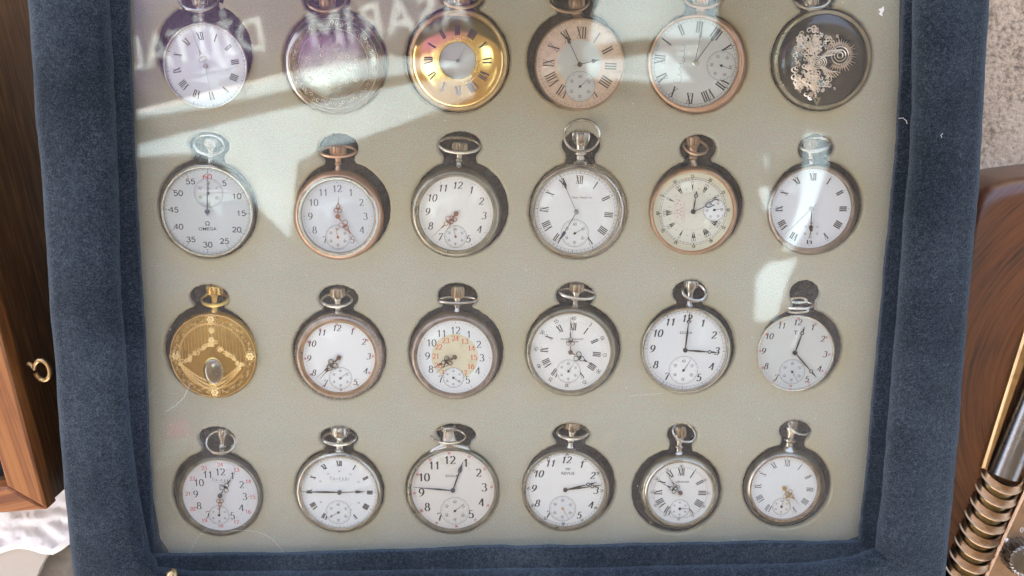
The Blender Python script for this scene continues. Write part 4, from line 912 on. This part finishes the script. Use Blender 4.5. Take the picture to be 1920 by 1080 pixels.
        # hands
        for i, (an, l, kd, mt_, w_) in enumerate(W['hands']):
            mb = MB(); hand_shape(mb, kd, an, l*r, w_, zp+.0005+.0003*i)
            mb.v = [(v[0]+dx, v[1]+dy, v[2]) for v in mb.v]
            mb.build(('hour_hand', 'minute_hand', 'centre_hand')[i] if l < .8 and i == 0 or i else 'minute_hand', M[mt_], root)
        mb = MB(); hb = .0013; mb.lathe([(hb, zp+.0002), (hb, zp+.0011), (hb*.8, zp+.0013), (hb*.5, zp+.0012), (1e-5, zp+.0014)], 24, org=(dx, dy, 0))
        mb.build('hand_boss', M[W.get('boss', W['hands'][0][3])], root)
        # crystal
        mb = MB(); hgt = .0023
        mb.lathe([(r*.998*math.cos(t*PI/20)+1e-6, zb+.0003+hgt*math.sin(t*PI/20), dx, dy) for t in range(11)], 72); mb.build('crystal', M['crystal'], root)
        if W.get('engr'):
            mb = MB(); rm = (R+rb)/2
            for k in range(64): a = 2*PI*k/64; curl(mb, dx*.6+rm*math.cos(a), dy*.6+rm*math.sin(a), (R-rb)*.26, a, zb-.0006, .00014, .9, 1 if k % 2 else -1)
            for f_ in (rb*1.015, R*.965): mb.tube([(dx*.6+f_*math.cos(q*PI/48), dy*.6+f_*math.sin(q*PI/48), zb-.0006-(.0010 if f_ > rm else 0)) for q in range(96)], .00012, 5, True)
            mb.build('engraving', M['silver2'], root)
    # pendant, crown, bow
    mz = .0058
    if W.get('crown'):
        kx, ky, kw, kh = W['crown']; X, Y = loc(kx, ky, 0); dvec = Vector((X, Y)); D = dvec.length; u = dvec/D
        r0 = W['pen']*s/2; h1 = R*.97; h2 = D-kh*s*.42; L = h2-h1
        if W.get('short'): prof = [(r0*1.6, R*.80), (r0*1.3, h1), (r0*.9, h1+L*.2), (r0*.45, h1+L*.45), (r0*.3, h2), (.0004, h2)]
        else: prof = [(r0*1.5, h1-.001), (r0*1.25, h1+L*.06), (r0*.85, h1+L*.16), (r0*.8, h1+L*.30), (r0*1.15, h1+L*.38), (r0*1.15, h1+L*.44), (r0*.8, h1+L*.52), (r0*.95, h1+L*.72), (r0*1.35, h1+L*.86), (r0*1.4, h1+L*.96), (r0*.9, h2), (.0002, h2)]
        if W.get('short'):
            fz = []
            mb = MB(); mb.lathe(prof, 40, axis='p', org=(0, 0, mz), dirn=(u.x, u.y)); mb.v = [(v[0], v[1], mz+max(-.0042, min(.0036, (v[2]-mz)*.45))) for v in mb.v]
        else: mb = MB(); mb.lathe(prof, 32, axis='p', org=(0, 0, mz), dirn=(u.x, u.y))
        mb.build('pendant', pm, root)
        cr = kw*s/2*1.10; ch = kh*s*1.12; mb = MB(); nn = 84
        pf = [(.0002, -ch*.5), (cr*.7, -ch*.5), (cr*.95, -ch*.38), (cr, -ch*.1), (cr*.98, ch*.2), (cr*.88, ch*.40), (cr*.6, ch*.5), (.0002, ch*.54)]
        mb.lathe([(a, b+D) for a, b in pf], nn, axis='p', org=(0, 0, mz), dirn=(u.x, u.y), rib=lambda k, q: 1-.20*(k % 7 in (0, 1, 2)) if q[0] > cr*.65 else 1)
        if cr > mz: mb.v = [(v[0], v[1], mz+(v[2]-mz)*.9) for v in mb.v]
        mb.build('crown', M['dark_brass'] if W['m'] in ('nickel', 'brown_silver') and W.get('R') < 88 else pm, root, True, 20)
    else:
        X, Y = loc(1497, 583, 0); mb = MB(); r0 = 20*s
        mb.tube([(X+r0*math.cos(q*PI/14), Y+r0*.22*math.sin(q*PI/14), mz+.001) for q in range(28)], .0007, 8, True)
        X, Y = loc(1500, 565, 0); mb.tube([(X+r0*.7*math.cos(q*PI/14), Y+r0*.25*math.sin(q*PI/14), mz) for q in range(28)], .0009, 8, True)
        mb.build('pendant', pm, root)
    bx, by, brx, bry, bd, bt, sg = W['bow']; X, Y = loc(bx, by, 0); a, b = brx*s, bry*s; zamp = min(math.sqrt(max(0, a*a-b*b))*.6, .0042); th = math.radians(bd)
    P = []
    for k in range(48):
        t = 2*PI*k/48; x, y = a*math.cos(t), b*math.sin(t); P.append((X+x*math.cos(th)-y*math.sin(th), Y+x*math.sin(th)+y*math.cos(th), (mz+.0018 if sg > 0 else .0106)+(-math.sin(t) if sg > 0 else -.15*math.sin(t))*zamp))
    mb = MB(); mb.tube(P, bt*s*.75, 10, True, rs=[bt*s*.70*(1+.25*math.sin(2*PI*k/48)**2) for k in range(48)]); mb.build('bow', pm, root)
    return root
for W in WATCHES: make_watch(W)

# ------------------------------------------------------------------ neighbours on the left: pine box, film, board
def L3(px, py, z): return at(px, py, z)
ZB = .015
bx = thing('wooden_box', 'open pine wood box with mitred frame and brass screw eye, left of the velvet case', 'box', (0, 0, ZT))
def quadbox(name, pts, z0, z1, mt, parent, off=-ZT, bev=.0012):
    mb = MB(); P = [Vector((p[0], p[1])) for p in pts]; c = sum(P, Vector((0, 0)))/len(P)
    ar = sum(P[i].x*P[(i+1) % len(P)].y-P[(i+1) % len(P)].x*P[i].y for i in range(len(P)))
    if ar < 0: P = P[::-1]
    n = len(P); ins = []
    for i in range(n):
        a, b, d = P[i-1], P[i], P[(i+1) % n]; e1 = (b-a).normalized(); e2 = (d-b).normalized(); n1 = Vector((-e1.y, e1.x)); n2 = Vector((-e2.y, e2.x)); m_ = (n1+n2); m_ /= max(.3, m_.length_squared/2)
        ins.append(b+m_*bev)
    vs = [(p.x, p.y, z0) for p in P]+[(p.x, p.y, z1-bev) for p in P]+[(p.x, p.y, z1) for p in ins]
    fs = [list(range(n))[::-1], [2*n+i for i in range(n)]]
    for i in range(n): j = (i+1) % n; fs += [[i, j, n+j, n+i], [n+i, n+j, 2*n+j, 2*n+i]]
    mb.add(vs, fs); o = mb.build(name, mt, parent, False); o.location = (0, 0, off); return o
cor = L3(87, 955, ZB); e_up = (L3(0, 631, ZB)-cor).normalized(); e_lf = (L3(0, 962, ZB)-cor); e_lf.z = 0; e_lf.normalize()
tk = .0225
innr = L3(12, 912, ZB)
top = cor+e_up*.36; outl = cor+e_lf*.30
mi = Vector((innr.x, innr.y, ZB))
quadbox('stile', [cor, top, top+(mi-cor).project(Vector((-e_up.y, e_up.x, 0))), mi], ZB-.012, ZB, M['pine'], bx)
quadbox('rail', [cor+e_lf*.0006-e_up*.0003, mi-e_up*.0006, mi-e_up*.0006+e_lf*.25, outl], ZB-.012, ZB-.0003, M['pine_x'], bx)
nrm = Vector((-e_up.y, e_up.x, 0)); nrm = -nrm if nrm.x > 0 else nrm
ins_ = cor+nrm*.0012+e_up*.0012
quadbox('side_panel', [ins_, ins_+e_up*.358, ins_+e_up*.358+nrm*.010, ins_+nrm*.010], ZT+.0005, ZB-.0122, M['walnut_side'], bx)
quadbox('end_panel', [ins_+nrm*.0103, ins_+nrm*.25, ins_+nrm*.25+e_up*.010, ins_+nrm*.0103+e_up*.010], ZT+.0005, ZB-.0122, M['walnut_side'], bx)
mb = MB(); q_ = ins_+nrm*.012+e_up*.012; mb.poly([tuple((q_).xy), tuple((q_+nrm*.22).xy), tuple((q_+nrm*.22+e_up*.34).xy), tuple((q_+e_up*.34).xy)], -.02, -.018)
o = mb.build('dark_lining', plain('black_cloth', (.012, .012, .014), .9), bx, False); o.location = (0, 0, -ZT)
# screw eye
mb = MB(); e0 = L3(53, 682, .004); ec = L3(79, 694, .006); rr = .0052; path = [e0, e0.lerp(ec, .35)+Vector((0, 0, .0005))]
for k in range(15): a = PI*.95-k*2*PI*.93/14; path.append(ec+Vector((rr*math.cos(a)*.8, rr*math.sin(a)*1.15, 0))+Vector((0, 0, .001*math.sin(a))))
mb.tube(path, .0013, 10); o = mb.build('screw_eye', M['brass'], bx); o.location = (0, 0, -ZT)
# cream board and stone wedge beneath, plastic film
def poly_px(L, z): return [tuple(at(x, y, z).xy) for x, y in L]
edge = []; rg = random.Random(9)
for k in range(16): t = k/15; edge.append((90-28*t+rg.gauss(0, .8), 1034+60*t))
bd = poly_px([(-260, 1010), (90, 1030)]+edge+[(55, 1220), (-260, 1220)], ZS+.008)
mb = MB(); mb.poly(bd, ZT-.0115, ZS+.008); o = mb.build('cream_board', M['board'], None, False); tag(o, 'cream coloured board with ragged edge at the lower left corner', 'board')
wd = poly_px([(60, 1026), (170, 1024), (170, 1220), (30, 1220)], ZS+.002)
mb = MB(); mb.poly(wd, ZT-.0115, ZS+.002); o = mb.build('grey_slab', plain('grey_slab', (.16, .145, .12), .9, 0, .25, 120, .5), None, False); tag(o, 'grey brown slab in shadow under the corner of the velvet case', 'slab')
# crumpled film: a folded sheet
from mathutils import noise as mn
mb = MB(); nx, ny = 90, 36; vs = []
for j in range(ny+1):
    for i in range(nx+1):
        px = -60+i*(225/nx); py = 925+j*(118/ny)+6*math.sin(i*.13)
        if i > 60: py -= (i-60)*1.1
        p = at(px, py, ZS+.016); h = mn.noise(Vector((px*.03, py*.05, 0)))*.0020+abs(mn.noise(Vector((px*.07, py*.09, 3))))*.0007+.0004*mn.noise(Vector((px*.4, py*.4, 8)))
        if j > ny-5: h -= (j-ny+5)*.0012
        vs.append((p.x, p.y, p.z+h))
mb.add(vs, [[j*(nx+1)+i, j*(nx+1)+i+1, (j+1)*(nx+1)+i+1, (j+1)*(nx+1)+i][::-1] for j in range(ny) for i in range(nx)])
o = mb.build('plastic_film', M['film'], None, True, 25); tag(o, 'crumpled translucent white plastic wrap below the wooden box', 'plastic wrap')

# ------------------------------------------------------------------ radio on the right
rd = thing('table_radio', 'dark striped wood radio with rounded corner and brass ribbed trim, right of the case', 'radio', (0, 0, ZS))
ZW = .012
def off(o): o.location = (0, 0, -ZS); return o
Pn = [(1700, 700), (1800, 520), (1822, 420), (1834, 378), (1850, 358), (1875, 345), (1905, 337), (1960, 328), (2200, 300), (2200, 1300), (1600, 1300)]
out = [Vector((*p, 0)) for p in poly_px(Pn, ZW)]
mb = MB(); n = len(out); cen = at(1960, 900, ZW); rows = []
for k in range(8):
    t = k/7*PI/2; ins2 = .010*(1-math.sin(t)) if k else .010
    z = ZW-.010*(1-math.sin(t)); sh = .010*(1-math.cos(t))
    rows.append([(p+(Vector((cen.x, cen.y, 0))-p).normalized()*sh, z) for p in out])
vs = [(p.x, p.y, ZS+.0005) for p in out]+[(p.x, p.y, z) for r_ in rows for p, z in r_]
fs = [[k*n+i, k*n+(i+1) % n, (k+1)*n+(i+1) % n, (k+1)*n+i] for k in range(8) for i in range(n)]+[[8*n+i for i in range(n)]]
fs = [f[::-1] for f in fs]; mb.add(vs, fs); off(mb.build('cabinet', M['zebrano'], rd, True, 40))
# brass frame strip beside the tube
z1 = ZW+.004
off(quadbox('trim_strip', poly_px([(1931, 595), (1842, 879), (1853, 883), (1945, 625)], z1), ZW-.001, z1, M['brass'], rd, -ZS))
a0 = at(1999, 595, ZW+.004); a1 = at(1880, 890, ZW+.004)
mb = MB(); mb.tube([a0, a0.lerp(a1, .5), a1], 27*mpp(1886, 888, .01), 40); off(mb.build('tube', M['steel'], rd))
p0 = at(1880, 889, ZW); stp = (at(1880-9.8*9, 889+24.3*9, ZW)-p0)/9
u = stp.normalized(); side = u.cross(Vector((0, 0, 1))).normalized(); up_ = Vector((0, 0, 1)); rr = 36*mpp(1880, 889, ZW)
sag = 21*mpp(1880, 889, ZW); proto = None
for k in range(0, 10):
    if proto is None:
        mb = MB(); vs = []; m_ = 36
        sec = [(-.0026, .0002), (-.0024, .0012), (.0010, .0014), (.0017, .0022), (.0023, .0018), (.0024, .0004), (.0022, -.0006)]
        for i in range(m_+1):
            t = -.05+(PI+.1)*i/m_; rad = side*math.cos(t)+up_*math.sin(t)*.72
            for (al, ra) in sec: vs.append(u*(al+sag*math.sin(t))+rad*(rr+ra))
        q = len(sec); fs = [[i*q+j, (i+1)*q+j, (i+1)*q+(j+1) % q, i*q+(j+1) % q] for i in range(m_) for j in range(q)]+[list(range(q)), [m_*q+j for j in range(q)][::-1]]
        mb.add(vs, fs); proto = mb.build('rib', M['copper'], rd, True, 40); o = proto
    else: o = proto.copy(); C.objects.link(o)
    o.location = p0+stp*k+Vector((0, 0, -ZS))
proto.location = p0+Vector((0, 0, -ZS))+stp*-.0
mb = MB(); mb.tube([p0+stp*.5, p0+stp*4, p0+stp*9.5], rr*.90, 32); mb.v = [(v[0], v[1], ZW+(v[2]-ZW)*.7) for v in mb.v]
off(mb.build('rib_core', M['core_brass'], rd))
off(quadbox('channel', poly_px([(1935, 870), (1806, 1150), (1840, 1150), (1960, 880)], ZW+.0015), ZW-.001, ZW+.0015, plain('dark_channel', (.02, .012, .008), .5), rd, -ZS))
off(quadbox('control_plate', poly_px([(1934, 895), (1848, 1082), (1812, 1160), (2100, 1160), (2100, 895)], ZW+.006), ZW-.001, ZW+.006, metal('plate_brass', (.44, .31, .205), .42, (.32, .22, .14), .2, .05), rd, -ZS))
kc = at(1920, 1048, ZW+.013); mb = MB(); kr = 32*mpp(1918, 1046, .02)
mb.lathe([(kr*1.05, -.009), (kr*1.05, -.001), (kr*.97, .002), (kr*.8, .0028), (1e-5, .003)], 96, org=(kc.x, kc.y, ZW+.013), rib=lambda k, q: 1-.07*(k % 4 in (0, 1)) if q[0] > kr*.9 else 1)
off(mb.build('knob', M['steel'], rd, True, 30))
mb = MB()
for (x, y) in [(1890, 1024), (1882, 1036), (1888, 1012)]:
    p = at(x, y, ZW+.0063); mb.lathe([(.0010, 0), (.0010, .0002), (1e-5, .0002)], 14, org=(p.x, p.y, ZW+.0061))
vs, fs = text_geo('0', .0042); p = at(1916, 994, ZW+.0063); mb.add([(p.x+v[0], p.y+v[1], ZW+.0063) for v in vs], fs)
off(mb.build('dial_marks', plain('white_print', (.75, .73, .70), .5), rd, False))

# ------------------------------------------------------------------ stray lint hairs and specks on glass and velvet
for pts, z, r_, lb in [([(310, 772), (330, 760), (345, 745), (352, 730), (357, 718)], ZL+.0006, .00012, 'pale hair lying across the left velvet lip onto the glass'),
                       ([(1685, 222), (1693, 221), (1699, 226), (1701, 232)], ZL+.0006, .00016, 'short white thread on the right velvet lip'),
                       ([(1768, 250), (1764, 254), (1766, 258)], ZR+.0016, .00014, 'tiny white thread on the right velvet rail')]:
    mb = MB(); mb.tube([at(x, y, z) for x, y in pts], r_, 5); o = mb.build('hair_strand', plain('lint', (.6, .6, .58), .7), None); tag(o, lb, 'lint')

mb = MB(); rg = random.Random(21)
for k in range(230):
    p = at(rg.uniform(245, 1690), rg.uniform(2, 1030), ZG+.0002); q = rg.choice((.00008, .00010, .00013, .00018, .00026)) * rg.uniform(.7, 1.2)
    mb.poly([(p.x+q*math.cos(u*PI/3+k)*rg.uniform(.6, 1.2), p.y+q*math.sin(u*PI/3+k)*rg.uniform(.6, 1.2)) for u in range(6)], ZG+.0002, ZG+.00028)
for (x0, y0, x1, y1, bend) in [(350, 1052, 460, 985, .25), (430, 995, 545, 1060, .2), (1180, 742, 1240, 738, 0), (280, 745, 292, 728, .1)]:
    P = []
    for i in range(13): t = i/12; P.append(at(x0+(x1-x0)*t+(y1-y0)*bend*math.sin(t*PI), y0+(y1-y0)*t-(x1-x0)*bend*math.sin(t*PI), ZG+.0002))
    mb.tube(P, .00006, 4)
o = mb.build('dust', plain('dust_fleck', (.62, .62, .60), .8), None, False); o['kind'] = 'stuff'; o['label'] = 'pale dust specks and scratches scattered over the glass lid'; o['category'] = 'dust'
mb = MB(); p = at(1652, 20, ZG+.0003); pp = [(-4, 6), (-1, 2), (-5, -3), (0, -4), (4, -8), (5, 0), (2, 4), (3, 10), (0, 8)]; k = mpp(1652, 20)
mb.poly([(p.x+a*k, p.y-b*k) for a, b in pp], ZG+.0002, ZG+.0006); o = mb.build('paper_fleck', plain('fleck', (.7, .7, .68), .8), None, False); tag(o, 'small white flake stuck to the glass near the top right corner', 'flake')
